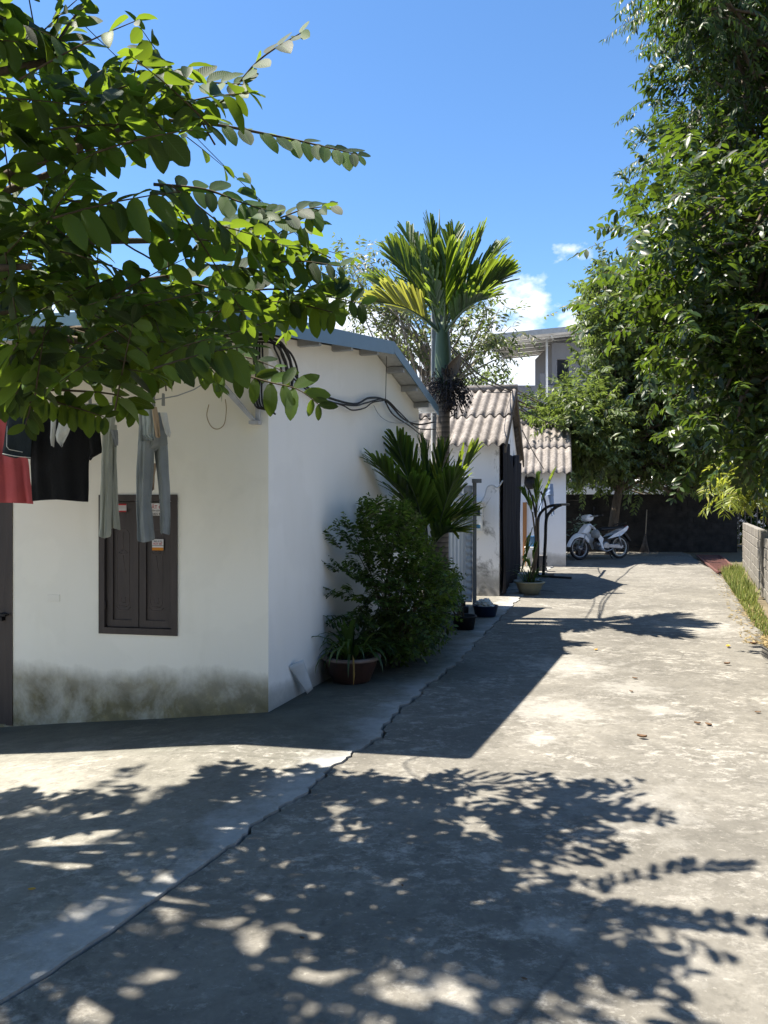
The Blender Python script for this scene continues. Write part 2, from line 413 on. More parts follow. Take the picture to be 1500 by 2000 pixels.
M['sparse'] = leaf_mat('greyish_leaf', (.085,.11,.045), (.042,.06,.025), (.22,.29,.07), .35, .45, .5, (.16,.14,.08), vein=False)
M['bush'] = leaf_mat('bush_leaf', (.045,.085,.018), (.018,.038,.010), (.20,.34,.03), .28, .45, .35, (.10,.15,.03), vein=False)
M['yellowgreen'] = leaf_mat('yellow_green_leaf', (.17,.21,.03), (.09,.13,.022), (.46,.50,.05), .45, .45, .4, (.26,.25,.05), vein=False)
M['palmleaf'] = leaf_mat('palm_leaflet', (.040,.085,.020), (.030,.066,.018), (.28,.38,.03), .40, .45, .3, (.05,.09,.02), vein=False, dark=.7)
M['palmyellow'] = leaf_mat('dry_palm_leaflet', (.11,.12,.04), (.06,.08,.025), (.36,.37,.05), .4, .5, .3, (.3,.2,.09), vein=False)
M['lily'] = leaf_mat('strap_leaf', (.055,.10,.028), (.03,.06,.018), (.18,.30,.03), .3, .4, .45, (.09,.12,.03), vein=False)
M['grass'] = leaf_mat('grass_blade', (.20,.24,.06), (.10,.14,.035), (.40,.44,.10), .4, .6, .3, (.42,.36,.17), vein=False)
M['drygrass'] = leaf_mat('dry_litter', (.34,.27,.14), (.20,.15,.07), (.4,.32,.12), .3, .8, .2, (.40,.30,.16), vein=False)
def ringed(name):
    m = NT(name); z = m.pos()[2]
    zz = m.math('ADD', m.math('MULTIPLY', z, 14.5), m.math('MULTIPLY', m.noise(3, 3), .8))
    fr = m.math('FRACT', zz)
    c = m.ramp(fr, [(0, (.05,.042,.035)), (.14, (.20,.17,.14)), (.7, (.12,.10,.082)), (1.0, (.035,.03,.026))])
    c = m.mix(m.ramp(m.noise(18, 5, .7), [(.4, .5), (.6, 0.0)]), c, (.07,.062,.052))
    m.base(c); m.rough(.9); m.bump(fr, .5, .015); return m.mat
M['palmtrunk'] = ringed('ringed_palm_trunk')
M['shaft'] = simple('green_crownshaft', (.060,.090,.042), (.038,.062,.03), 4, .5, 0, .4, 0, 4, (3,3,.3))
M['fruit'] = simple('dark_fruit_stalks', (.045,.036,.034), (.02,.016,.018), 12, .8)
M['dry'] = simple('dry_spathe', (.20,.15,.11), (.11,.08,.06), 14, .85, .3, .2, 0, 5, (4,4,.5))

# ------------------------------------------------------------------ ground
CR = [(0,1965),(100,1903),(250,1800),(400,1692),(520,1602),(600,1545),(650,1506),(680,1480),(690,1470),(720,1455),(755,1440),(752,1415),(800,1375),(842,1335),(890,1300),(905,1285),(932,1255),(985,1200)]
crk = sorted([(CAMZ*F/(y-HY), (x-CX)/F*CAMZ*F/(y-HY)) for x, y in CR])
def crack_x(D):
    if D <= crk[0][0]: return crk[0][1] + (D-crk[0][0])*.346
    if D >= crk[-1][0]: return crk[-1][1] + (D-crk[-1][0])*.30
    for (d0, x0), (d1, x1) in zip(crk, crk[1:]):
        if d0 <= D <= d1: return x0 + (x1-x0)*(D-d0)/max(1e-6, d1-d0)
_pn = [rng.uniform(0, 6.28) for _ in range(12)]
def jag(D):
    a = .004 if D < 3.5 else .016
    return a*(math.sin(D*9+_pn[0]) + .7*math.sin(D*23+_pn[1]) + .5*math.sin(D*51+_pn[2]) + .3*math.sin(D*97+_pn[3]))
def gz(X, D):
    d = crack_x(D) - X
    k = max(0.0, d - .75)
    return -min(.34, .1*k*k/(k+.12) if k > 0 else 0)
def lane_right(D):
    return 4.55 + (D-9.2)*.385 if D < 17.6 else 7.78 + (D-17.6)*.29
ys = list(np.concatenate([np.arange(-6, 1.8, .4), np.arange(1.8, 9, .03), np.arange(9, 14, .07), np.arange(14, 29.01, .3)]))
mb = MB()
us = [0,.001,.01,.04,.1,.2,.35,.5,.7,.85,.97,1]
for D in ys:
    x0 = crack_x(D) + jag(D); x1 = lane_right(D) + .05*math.sin(D*2.1) + .03*math.sin(D*5.3+1)
    for i, u in enumerate(us):
        z = 0 if 0 < i else -.05
        if i == len(us)-1: z = -.05
        mb.v.append((x0 + (x1-x0)*u, D, z + (0.004*math.sin(D*1.3+u*9) if 1 < i < len(us)-1 else 0)))
nu = len(us)
for j in range(len(ys)-1):
    for i in range(nu-1):
        a = j*nu+i; mb.face((a, a+1, a+nu+1, a+nu), 0, False)
lane = mb.build('lane', M['lane']); tag(lane, 'weathered grey concrete lane running past the houses', 'lane', kind='structure')
mb = MB(); edge = []; damp_shade = []
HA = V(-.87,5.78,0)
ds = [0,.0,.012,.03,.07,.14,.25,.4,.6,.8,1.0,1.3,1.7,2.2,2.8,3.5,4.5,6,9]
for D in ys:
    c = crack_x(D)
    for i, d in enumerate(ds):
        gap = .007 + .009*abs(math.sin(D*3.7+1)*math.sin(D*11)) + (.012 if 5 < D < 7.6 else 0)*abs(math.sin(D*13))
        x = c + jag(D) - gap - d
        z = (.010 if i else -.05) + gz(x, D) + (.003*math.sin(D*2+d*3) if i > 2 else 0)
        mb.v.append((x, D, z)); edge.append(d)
        q_ = V(x, D, 0) - HA; dd0 = max(q_.dot(V(-.191,-.982,0)), q_.dot(V(.951,-.308,0))); damp_shade.append(max(0, min(1, 1 - dd0/1.5)) if D < 11 else .2)  # nearness to the house: damp plus shade put into the slab colour
nu = len(ds)
for j in range(len(ys)-1):
    for i in range(nu-1):
        a = j*nu+i; mb.face((a, a+nu, a+nu+1, a+1), 0, False)
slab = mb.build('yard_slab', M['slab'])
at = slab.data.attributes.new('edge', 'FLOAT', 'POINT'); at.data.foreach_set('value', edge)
at = slab.data.attributes.new('damp_shade', 'FLOAT', 'POINT'); at.data.foreach_set('value', damp_shade)
tag(slab, 'pale concrete yard slab with a cracked edge in front of the house', 'yard', kind='structure')
mb = MB()
gx = [-400,-60,-20,-9,-6,-4,-3,-2,-1,0,1,2,4,6,8,10,14,20,40,100,400]; gy = [-60,-10,0,2,4,5,6,7,8,10,12,15,20,25,30,40,80,200,900]
for y in gy:
    for x in gx: mb.v.append((x, y, -.045 + gz(x, max(y, 0)) - (.05 if -12 < x < crack_x(y) else 0)))
for j in range(len(gy)-1):
    for i in range(len(gx)-1):
        a = j*len(gx)+i; mb.face((a, a+1, a+len(gx)+1, a+len(gx)), 0)
g = mb.build('ground', M['soil']); tag(g, 'bare soil ground around the lane', 'ground', kind='structure')

# ------------------------------------------------------------------ white house
S_DIR = V(.308, .951, 0).normalized(); N_OUT = V(.951, -.308, 0).normalized()
F_DIR = V(-5.14, 1, 0).normalized(); F_OUT = V(-.191, -.982, 0).normalized()
A = V(-.87, 5.78, 0); LEN = 4.27; PK = 2.52
Bc = A + S_DIR*LEN
def gable_h(s): return 2.83 + .139*s if s <= PK else 3.18 - .229*(s-PK)
house = empty('white_house', (A.x, A.y, 0), 'white plastered house with blue metal roof and brown shutters', 'house')
zb = -.5
mb = MB()
gab = [A + V(0,0,zb), Bc + V(0,0,zb), Bc + V(0,0,gable_h(LEN)), A + S_DIR*PK + V(0,0,gable_h(PK)), A + V(0,0,gable_h(0))]
mb.poly(gab, 1)
# front wall with a window opening and a door opening
WD = 7.0
def fp(u, z, o=0): return A + F_DIR*u + V(0,0,z) + F_OUT*o      # u metres to the left of the corner
def u_of(px):
    k = (px-CX)/F
    return (A.x - k*A.y)/(k*F_DIR.y - F_DIR.x)
def fz(px, py):
    u = u_of(px); p = A + F_DIR*u; return CAMZ - (py-HY)/F*p.y
wu0, wu1 = u_of(347), u_of(194)
wz0, wz1 = fz(347, 1242), fz(347, 966)
du0 = u_of(25); du1 = du0 + .85; dz1 = 2.1; dz0 = -.22
H0 = gable_h(0)
us_ = [0, wu0, wu1, du0, du1, WD]
def fq(ua, ub, za, zb_): mb.quad(fp(ua, za), fp(ub, za), fp(ub, zb_), fp(ua, zb_), 0)
fq(0, wu0, zb, H0); fq(wu0, wu1, zb, wz0); fq(wu0, wu1, wz1, H0); fq(wu1, du0, zb, H0); fq(du0, du1, dz1, H0); fq(du1, WD, zb, H0); fq(du0, du1, zb, dz0)
# reveals
def rev(ua, ub, za, zb_, d=.1):
    for a, b in (((ua, za), (ub, za)), ((ub, za), (ub, zb_)), ((ub, zb_), (ua, zb_)), ((ua, zb_), (ua, za))):
        mb.quad(fp(*a), fp(*b), fp(b[0], b[1], -d), fp(a[0], a[1], -d), 0)
rev(wu0, wu1, wz0, wz1); rev(du0, du1, dz0, dz1)
C2 = Bc + F_DIR*WD; D2 = A + F_DIR*WD
mb.quad(Bc+V(0,0,zb), C2+V(0,0,zb), C2+V(0,0,gable_h(LEN)), Bc+V(0,0,gable_h(LEN)), 1)
mb.poly([D2+V(0,0,zb), D2+V(0,0,gable_h(0)), D2+S_DIR*PK+V(0,0,gable_h(PK)), C2+V(0,0,gable_h(LEN)), C2+V(0,0,zb)], 1)
mb.build('wall', [M['wall_front'], M['wall_side']], house)
# roof
OV = .2; TH = .05
def rp(s, w, dz=0): return A + S_DIR*s + N_OUT*OV + F_DIR*w + V(0,0,(gable_h(s) if 0 <= s <= LEN else (2.83+.139*s if s < 0 else 3.18-.229*(s-PK))) + dz)
E0, E1 = -1.06, 4.47
mb = MB(); RW = WD + .5
n = 60
def roof_slope(sa, sb):
    def fn(u, v):
        w = u*RW; rib = .022 if (w/.25) % 1 < .18 else 0
        return rp(sa + (sb-sa)*v, w, .07 + rib)
    mb.grid(fn, 240, 6, 0, False)
    mb.grid(lambda u, v: rp(sa + (sb-sa)*v, u*RW, .02), 8, 4, 1, False)
roof_slope(E0, PK); roof_slope(PK, E1)
mb.build('roof', [M['blue_metal'], M['soffit']], house)
# fascia (verge boards) along the gable and gutter edge along the eave
mb = MB()
def board(sa, sb, top, bot, o0, o1):
    a = rp(sa, 0); b = rp(sb, 0)
    pts = [a+V(0,0,top)+N_OUT*o0, b+V(0,0,top)+N_OUT*o0, b+V(0,0,bot)+N_OUT*o0, a+V(0,0,bot)+N_OUT*o0]
    mb.prism(pts, N_OUT*(o1-o0))
board(E0, PK, .105, -.03, .002, .014); board(PK+.003, E1, .105, -.005, .002, .014)
mb.build('fascia', M['blue_metal'], house)
mb = MB()
ea = rp(E0, 0); eb = rp(E0, RW)
mb.prism([ea+V(0,0,.1)-S_DIR*.003, eb+V(0,0,.1)-S_DIR*.003, eb+V(0,0,-.06)-S_DIR*.003, ea+V(0,0,-.06)-S_DIR*.003], -S_DIR*.012)
mb.build('eave_board', M['blue_metal'], house)
# purlin ends under the verge
for s in (.55, 1.3, 2.05, 2.95, 3.5, 4.05):
    mb = MB(); c = A + S_DIR*s + N_OUT*(OV/2-.004) + V(0,0,gable_h(s)-.02)
    mb.box(c, N_OUT*(OV/2-.006), S_DIR*.028, V(0,0,.032))
    mb.build('purlin', M['galv'], house)
# window: frame, two shutters with grooves, notices
win = None
mb = MB(); fw = .05
ft = .03
def fbox(mb_, ua, ub, za, zb_, o0, o1, m=0):
    c = fp((ua+ub)/2, (za+zb_)/2, (o0+o1)/2)
    mb_.box(c, F_DIR*((ub-ua)/2), F_OUT*((o1-o0)/2), V(0,0,(zb_-za)/2), m)
fbox(mb, wu0, wu0+fw, wz0, wz1, -.06, .012); fbox(mb, wu1-fw, wu1, wz0, wz1, -.06, .012)
fbox(mb, wu0+fw, wu1-fw, wz0, wz0+fw, -.06, .012); fbox(mb, wu0+fw, wu1-fw, wz1-fw, wz1, -.06, .012)
win = mb.build('window', M['brown_wood'], house)
mid = (wu0+wu1)/2
SH = []
for k in (0, 1):
    ua, ub = (wu0+fw+.004, mid-.004) if k == 0 else (mid+.004, wu1-fw-.004)
    za, zb_ = wz0+fw+.004, wz1-fw-.004
    mb = MB(); st = .055
    fbox(mb, ua, ua+st, za, zb_, -.045, -.012); fbox(mb, ub-st, ub, za, zb_, -.045, -.012)
    fbox(mb, ua+st, ub-st, za, za+st, -.045, -.012); fbox(mb, ua+st, ub-st, zb_-st, zb_, -.045, -.012)
    fbox(mb, ua+st, ub-st, za+st, zb_-st, -.045, -.026)
    # pressed line ornament
    pa, pb = ua+st+.03, ub-st-.03; qa, qb = za+.16, zb_-.22
    def ln(pts, r=.0028):
        mb.tube([fp(u, z, -.0255) for u, z in pts], r, 5, 1)
    ln([(pa+.02, qa), (pb-.02, qa), (pb, qa+.03), (pb, qb-.03), (pb-.02, qb), (pa+.02, qb), (pa, qb-.03), (pa, qa+.03), (pa+.02, qa)], .0022)
    ln([(pa-.01, qa-.005), (pa+.015, qa-.03), (pb-.015, qa-.03), (pb+.01, qa-.005)], .0032)
    cu, cz = (pa+pb)/2, qa+.42
    ln([(cu-.035, cz), (cu-.015, cz+.02), (cu, cz+.005), (cu+.015, cz+.02), (cu+.035, cz), (cu+.01, cz-.012), (cu-.01, cz-.012), (cu-.035, cz)])
    ln([(cu, cz+.16), (cu, cz+.03)], .0018); ln([(cu, cz-.02), (cu-.008, cz-.10), (cu-.02, cz-.15)], .0018)
    ln([(cu-.02, qa+.03), (cu-.02, qa+.07), (cu+.02, qa+.07), (cu+.02, qa+.03), (cu-.02, qa+.03)], .0018)
    o = mb.build('shutter', [M['brown_wood'], M['groove']], win); SH.append(o)
mb = MB()
for z in (wz0+.22, wz1-.22):
    for u in (wu0+fw, wu1-fw):
        mb = MB(); mb.tube([fp(u, z-.035, .002), fp(u, z+.035, .002)], .008, 8); mb.build('hinge', M['brown_wood'], win)
def text_geo(body, size):
    cu = bpy.data.curves.new('tmp', 'FONT'); cu.body = body; cu.size = size; cu.align_x = 'CENTER'; cu.offset = size*.012
    o = bpy.data.objects.new('tmp', cu); col.objects.link(o)
    dg = bpy.context.evaluated_depsgraph_get(); me = o.evaluated_get(dg).to_mesh()
    vs_ = [tuple(v.co) for v in me.vertices]; fs = [tuple(p.vertices) for p in me.polygons]
    o.evaluated_get(dg).to_mesh_clear(); bpy.data.objects.remove(o); bpy.data.curves.remove(cu)
    return vs_, fs
paper = simple('paper', (.72,.70,.67), (.62,.60,.57), 12, .8)
red = simple('red_print', (.42,.035,.04), (.36,.03,.03), 12, .8); ink = simple('black_print', (.03,.03,.03), None, 12, .8)
orange = simple('orange_print', (.62,.24,.02), (.55,.2,.02), 12, .8)
def notice(pxa, pya, pxb, pyb, rows, o=-.009):
    ua, ub = u_of(pxb), u_of(pxa); za, zb_ = fz(pxa, pyb), fz(pxa, pya)
    mb = MB(); fbox(mb, ua, ub, za, zb_, o-.002, o)
    for r in rows:
        if r[0] == 'band':
            _, v0, v1, mi = r
            fbox(mb, ua, ub, za+(zb_-za)*v0, za+(zb_-za)*v1, o+.0002, o+.0012, mi)
        else:
            body, v, sz, mi, cu_ = r
            vs_, fs = text_geo(body, sz*(zb_-za)); n = len(mb.v)
            for x, y, z in vs_:
                mb.v.append(tuple(fp(ua + (ub-ua)*(1-cu_) - x, za+(zb_-za)*v + y, o+.002)))
            for f in fs: mb.face([n+i for i in f], mi)
    return mb.build('notice', [paper, red, ink, orange], win)
notice(228, 984, 245.5, 1000, [('band', .80, 1, 1), ('band', 0, .17, 1), ('band', .36, .39, 2), ('band', .52, .55, 2), ('band', .66, .69, 2)])['label'] = 'small white notice with red edges'
notice(291, 983, 317, 1007, [('IẶT C', .56, .40, 1, .5), ('ĐINH CÔNG', .34, .17, 2, .5), ('0325 8', .04, .26, 2, .5)])['label'] = 'white notice with red lettering'
notice(296, 1053, 318, 1075, [('band', .72, .74, 0), ('0860 44 39', .76, .17, 2, .5), ('HÚT BỂ', .50, .26, 1, .5), ('band', .40, .44, 2), ('band', 0, .26, 3)], )['label'] = 'white notice with orange lower band'
# door
mb = MB()
fbox(mb, du0, du0+.06, dz0, dz1, -.08, .008); fbox(mb, du1-.06, du1, dz0, dz1, -.08, .008); fbox(mb, du0+.06, du1-.06, dz1-.06, dz1, -.08, .008)
fbox(mb, du0+.063, du1-.063, dz0, dz1-.063, -.06, -.02)
door = mb.build('door', M['brown_wood'], house)
mb = MB()
hu, hz = u_of(8), fz(8, 1200)
fbox(mb, hu-.03, hu+.03, hz-.012, hz+.012, -.02, .03); fbox(mb, hu+.0, hu+.05, hz-.05, hz-.02, -.02, .03)
mb.tube([fp(hu-.06, hz+.005, .03), fp(hu+.05, hz+.005, .03)], .007, 8)
mb.build('handle', M['black'], door)
# small wall fittings
mb = MB(); u = u_of(105); z = fz(105, 1168)
fbox(mb, u-.055, u+.055, z-.028, z+.028, -.01, .004)
o = mb.build('cover_plate', simple('painted_plate', (.86,.84,.74), (.82,.80,.70), 4, .85), house, bevel=.002)
# bracket + conduit at the corner, white channel
mb = MB()
ca, cb = u_of(509), fz(509, 822)
fbox(mb, .06, .09, cb, H0-.08, .002, .035)
mb.prism([fp(.08, cb, .037), fp(.115, cb, .037), fp(.42, cb+.32, .037), fp(.36, cb+.32, .037)], F_OUT*.03)
fbox(mb, .055, .13, cb-.03, cb-.004, .002, .07)
mb.build('wall_bracket', M['soffit'], house)

# ------------------------------------------------------------------ cables
def wall_pt(px, py, off=.04):
    k = (px-CX)/F
    s = (k*(A.y + N_OUT.y*off) - (A.x + N_OUT.x*off))/(S_DIR.x - S_DIR.y*k)
    p = A + S_DIR*s + N_OUT*off
    return V(p.x, p.y, CAMZ - (py-HY)/F*p.y)
def front_pt(px, py, off=.04):
    k = (px-CX)/F; a = A + F_OUT*off
    u = (a.x - k*a.y)/(k*F_DIR.y - F_DIR.x); p = a + F_DIR*u
    return V(p.x, p.y, CAMZ - (py-HY)/F*p.y)
def smooth(pts, n=6):
    out = []
    pts = [Vector(p) for p in pts]
    for i in range(len(pts)-1):
        p0 = pts[max(i-1, 0)]; p1 = pts[i]; p2 = pts[i+1]; p3 = pts[min(i+2, len(pts)-1)]
        for k in range(n):
            t = k/n
            out.append(.5*((2*p1) + (p2-p0)*t + (2*p0-5*p1+4*p2-p3)*t*t + (3*p1-p0-3*p2+p3)*t**3))
    out.append(pts[-1]); return out
def cable(pts, r, label, name='cable', group=None, mat=None):
    mb = MB(); mb.tube(smooth(pts), r, 6)
    return tag(mb.build(name, mat or M['black']), label, 'cable', group)
gb = 'black cables strung along the gable wall'
cable([front_pt(330,672,.1), front_pt(430,655,.12), front_pt(490,662,.1), wall_pt(540,664,.07), wall_pt(562,690,.06), wall_pt(578,735,.06), wall_pt(620,768,.05), wall_pt(690,789,.05), wall_pt(722,777,.05), wall_pt(754,783,.05), wall_pt(788,818,.05), wall_pt(818,829,.06), P(848,824,10.35)], .011, 'thickest black cable draped from the house corner across the gable to the pole', group=gb)
cable([front_pt(400,668,.09), front_pt(495,668,.08), wall_pt(536,672,.05), wall_pt(556,700,.05), wall_pt(572,738,.05), wall_pt(630,780,.06), wall_pt(690,792,.07), wall_pt(715,787,.05), wall_pt(752,780,.06), wall_pt(780,805,.06), wall_pt(815,836,.05), P(850,838,10.35)], .008, 'black cable running just under the thickest one on the gable', group=gb)
cable([wall_pt(640,783,.06), wall_pt(670,792,.06), wall_pt(688,801,.06), wall_pt(712,797,.06), wall_pt(728,786,.06), wall_pt(750,782,.06)], .007, 'short slack cable loop sagging below the gable bundle', group=gb)
cable([wall_pt(752,783,.05), wall_pt(768,810,.05), wall_pt(800,832,.05), wall_pt(822,850,.06), P(835,862,10.2)], .008, 'black cable dropping from the gable toward the palm', group=gb)
cable([wall_pt(730,792,.05), wall_pt(745,815,.05), wall_pt(772,826,.05), wall_pt(818,822,.06), P(848,812,10.35)], .004, 'thin pale cable sagging between the gable and the pole', group=gb, mat=M['galv'])
cable([wall_pt(755,696,.1), wall_pt(754,740,.06), wall_pt(753,782,.05)], .004, 'thin wire hanging straight down from the roof edge to the bundle', group=gb)
for i, (dx, b) in enumerate(((0, 752), (9, 757), (-10, 745))):
    cable([wall_pt(528+i*4,664+i*3,.05), wall_pt(546+dx,680,.06), wall_pt(557+dx,705,.06), wall_pt(560+dx,735,.05), wall_pt(562+dx,b,.05), wall_pt(566+dx,b+2,.05), wall_pt(571+dx,b-4,.05), wall_pt(571+dx,720,.05), wall_pt(560+dx,692,.06), wall_pt(548,672,.06)], .0085,
          ('black cable loop hanging nearest the house corner', 'black cable loop hanging farthest along the gable', 'black cable loop hanging between two other loops')[(2, 1, 0)[i]], group='cable loops hanging by the house corner')
for i in range(4):
    x = 497 + i*5
    cable([front_pt(x,668,.05), front_pt(x-2+i,700,.06), front_pt(x+3-i,735,.05), front_pt(x-1,770,.05), front_pt(x+4,795,.06), wall_pt(532+2*i,800+3*i,.04)], .007,
          'black cable hanging down the house corner behind the leaves', group='cables down the house corner')
cable([front_pt(408,790,.03), front_pt(404,812,.03), front_pt(412,832,.03), front_pt(425,838,.03), front_pt(438,828,.03), front_pt(442,800,.03), front_pt(440,780,.03)], .004, 'thin cream cable loop hanging on the front wall', mat=simple('cream_cable', (.45,.36,.22), None, 5, .6))
gw = 'wires crossing the sky'
cable([P(-260,-330,5.2), P(165,50,6.6), P(430,316,8), P(510,392,8.6), P(690,560,9.8), P(850,690,10.5)], .004, 'thin straight wire crossing the blue sky down to the concrete pole', group=gw)
cable([P(-90,20,4.0), P(60,140,4.2), P(210,438,4.6), P(315,522,4.8), P(440,655,5.1)], .006, 'dark wire sloping through the broad leaves to the roof corner', group=gw)
cable([P(872,668,10.5), P(905,702,11.3), P(945,738,12.6), P(1003,764,15.1)], .013, 'black cable sagging from the palm to the small house ridge', group=gw)
cable([P(872,672,10.5), P(903,708,11.3), P(940,743,12.6), P(998,767,15.1)], .010, 'second black cable close below the one sagging to the small house ridge', group=gw)
cable([P(870,715,10.5), P(915,738,12), P(950,765,13.5), P(1003,766,15.1)], .008, 'lowest slack black cable hanging toward the small house ridge', group=gw)
cable([P(1003,764,15.1), P(1015,792,15.8), P(1050,815,17.2), P(1112,835,21), P(1250,850,26)], .013, 'black cable leaving the small house ridge into the trees', group=gw)
cable([P(1020,840,17), P(1040,880,18), P(1062,916,19.2)], .010, 'thin cable sloping down across the farther corrugated roof', group=gw)

# ------------------------------------------------------------------ tin shed between the houses
shed = empty('tin_shed', (.95, 10.8, 0), 'low shed of pale ribbed sheet metal between the two white houses', 'shed')
sa, sb_ = V(.50, 9.95, 0), V(1.22, 11.75, 0)
sdir = (sb_-sa).normalized(); sout = V(sdir.y, -sdir.x, 0); slen = (sb_-sa).length
mb = MB()
def shed_w(u, v):
    w = u*slen; ph = (w/.19) % 1; rib = .028 if ph < .22 else (.028*(1-abs(ph-.61)/.1) if abs(ph-.61) < .1 else 0)*.4
    return sa + sdir*w + sout*rib + V(0,0,.05 + 1.5*v)
mb.grid(shed_w, 200, 1, 0, False); mb.build('side_panel', M['sheet'], shed, solid=.004)
mb = MB()
def shed_t(u, v):
    w = v*.42; rib = .014*math.sin(v*math.pi*10)
    return sa + sdir*(u*slen) + sout*(.035+rib - .10*v) + V(0,0,1.52 + w)
mb.grid(shed_t, 2, 60, 0, True); mb.build('upper_panel', M['sheet'], shed, solid=.004)
mb = MB()
fl = .18
rdir = V(.97,-.24,0)
def shed_f(u, v):
    rib = .012*math.sin(v*math.pi*34)
    return sb_ + rdir*(u*.13) + sout*.0 + V(0,0,.08 + 1.78*v) + V(-.3,-.95,0)*rib
mb.grid(shed_f, 2, 170, 0, True); mb.build('end_panel', M['sheet'], shed, solid=.004)
mb = MB()
pc = sb_ + rdir*.165
mb.box(pc + V(0,0,.98), V(.028,0,0), V(0,.028,0), V(0,0,.97)); mb.box(pc + V(.03,-.03,1.93), V(.07,0,0), V(0,.035,0), V(0,0,.03))
mb.build('post', M['black'] if False else M['pole'], shed)
mb = MB()
ra = sa - sout*0.02; rb_ = sb_ + rdir*.17
mb.prism([ra+V(0,0,1.93), rb_+V(0,0,1.97), rb_+V(-2.6,.6,2.15), ra+V(-2.2,.6,2.1)], V(0,0,.02)); mb.build('roof', M['sheet'], shed)

# ------------------------------------------------------------------ small corrugated-roof houses
def corr_house(name, label, A2, dl, dd, wl, depth, eh, rise, mats, ovf=.32, ovs=.14, pitch=.17, trim=True, zb=-.1):
    dl = Vector(dl).normalized(); dd = Vector(dd).normalized(); A2 = Vector(A2)
    fo = V(-dl.y, dl.x, 0)
    if fo.y > 0: fo = -fo
    so = V(dd.y, -dd.x, 0)
    root = empty(name, (A2.x, A2.y, 0), label, 'house')
    mb = MB()
    B2 = A2 + dd*depth; mid_ = A2 + dd*(depth/2)
    pk = eh + rise
    def q(*p): mb.poly(p, 0)
    L0 = A2 + dl*wl; L1 = B2 + dl*wl; z = lambda p, h: V(p.x, p.y, h)
    q(z(A2,zb), z(A2,eh), z(L0,eh), z(L0,zb)); q(z(A2,zb), z(B2,zb), z(B2,eh), z(mid_,pk), z(A2,eh))
    q(z(B2,zb), z(L1,zb), z(L1,eh), z(B2,eh)); q(z(L0,zb), z(L0,eh), z(mid_+dl*wl,pk), z(L1,eh), z(L1,zb))
    mb.build('wall', mats, root)
    sl = rise/(depth/2)
    mb = MB()
    for side in (0, 1):
        e = A2 - dd*ovf if side == 0 else B2 + dd*ovf
        r = mid_
        e0 = z(e + so*ovs, eh + .06 - sl*ovf); r0 = z(r + so*ovs, pk + .06)
        w = wl + ovs*2
        nv = (r0-e0).normalized().cross(dl).normalized()
        if nv.z < 0: nv = -nv
        for c in range(2):
            v0, v1 = c*.5 - (.03 if c else 0), c*.5 + .5
            def fn(u, v, v0=v0, v1=v1, c=c):
                t = v0 + (v1-v0)*v; ww = u*w
                sag = .012*math.sin(ww*1.7+side) + .008*math.sin(ww*4.1+c)
                return e0.lerp(r0, t) + dl*ww + nv*(.032*math.sin(2*math.pi*ww/pitch) + .03*(1-v)*(1 if c else .3) + sag)
            mb.grid(fn, int(w/pitch*10), 4, 0, True)
    rf = mb.build('roof', M['asbestos'], root, solid=.012)
    mb = MB()
    mb.tube([z(mid_ + so*(ovs+.02), pk+.085), z(mid_ + dl*(wl*.5), pk+.10), z(mid_ + dl*(wl+ovs), pk+.085)], .085, 10, 0, True, None)
    mb.build('ridge_cap', M['asbestos'], rf)
    if trim:
        for side in (0, 1):
            e = A2 - dd*(ovf*.8) if side == 0 else B2 + dd*(ovf*.9)
            mb = MB(); a = z(e + so*(ovs-.03), eh - sl*ovf*.85 - .02); b = z(mid_ + so*(ovs-.03), pk - .02)
            mb.prism([a+V(0,0,.05), b+V(0,0,.05), b+V(0,0,-.07), a+V(0,0,-.07)], so*.03)
            mb.build('barge_board', M['bark'], root)
    return root, fo, so, dl, dd
h2, h2f, h2s, h2l, h2d = corr_house('corrugated_roof_house', 'small white house with grey corrugated roof and black netting, behind the palm', (1.96, 13.06, 0), (-.971,.238,0), (.238,.971,0), 4.6, 4.37, 2.66, 1.12, M['wall_2'])
h3, h3f, h3s, h3l, h3d = corr_house('corrugated_roof_house', 'farther small white house with corrugated roof half under the tree', (4.62, 19.5, 0), (-.975,.222,0), (.222,.975,0), 3.2, 4.3, 2.5, 1.32, M['wall_3'], pitch=.19, trim=False)
tag(h3, group='small houses with corrugated roofs'); tag(h2, group='small houses with corrugated roofs')
# netting over the gable wall of the nearer small house
mb = MB()
A2 = V(1.96,13.06,0)
def netf(u, v):
    w = u*4.35
    top = 2.62 + .1*math.sin(w*2.2) - (.28*math.exp(-((w-2.3)/.25)**2)) - .1*u
    z_ = .06 + (top-.06)*v
    return A2 + h2d*w + h2s*(.05 + .03*math.sin(w*7.5) + .02*math.sin(w*17+z_) + .02*math.sin(z_*3+w*3)*(1-v)) + V(0,0,z_)
mb.grid(netf, 120, 12, 0, True)
tag(mb.build('shade_net', M['net'], solid=.004), 'black shade netting hung over the gable wall of the small house', 'netting')
# electric meter box on house 2
mbx = empty('meter_box', A2 + h2l*.36 + V(0,0,1.15), 'white electric meter box mounted on the stained wall beside the tin shed', 'meter box')
c = A2 + h2l*.36 + h2f*.075
mb = MB(); mb.box(c + V(0,0,1.36), h2l*.085, h2f*.07, V(0,0,.24)); mb.build('case', M['white_plastic'], mbx, bevel=.012)
mb = MB(); mb.box(c + V(0,0,1.615) + h2f*.01, h2l*.105, h2f*.095, V(0,0,.014)); mb.build('hood', M['white_plastic'], mbx, bevel=.004)
mb = MB(); mb.box(c + V(0,0,1.46) + h2f*.073, h2l*.05, h2f*.003, V(0,0,.08)); mb.build('window', simple('dark_glass', (.03,.04,.05), None, 5, .15), mbx)
mb = MB(); mb.box(c + V(0,0,1.2) + h2f*.073, h2l*.055, h2f*.003, V(0,0,.03)); mb.build('tag_plate', simple('blue_plate', (.05,.17,.28), None, 5, .5), mbx)
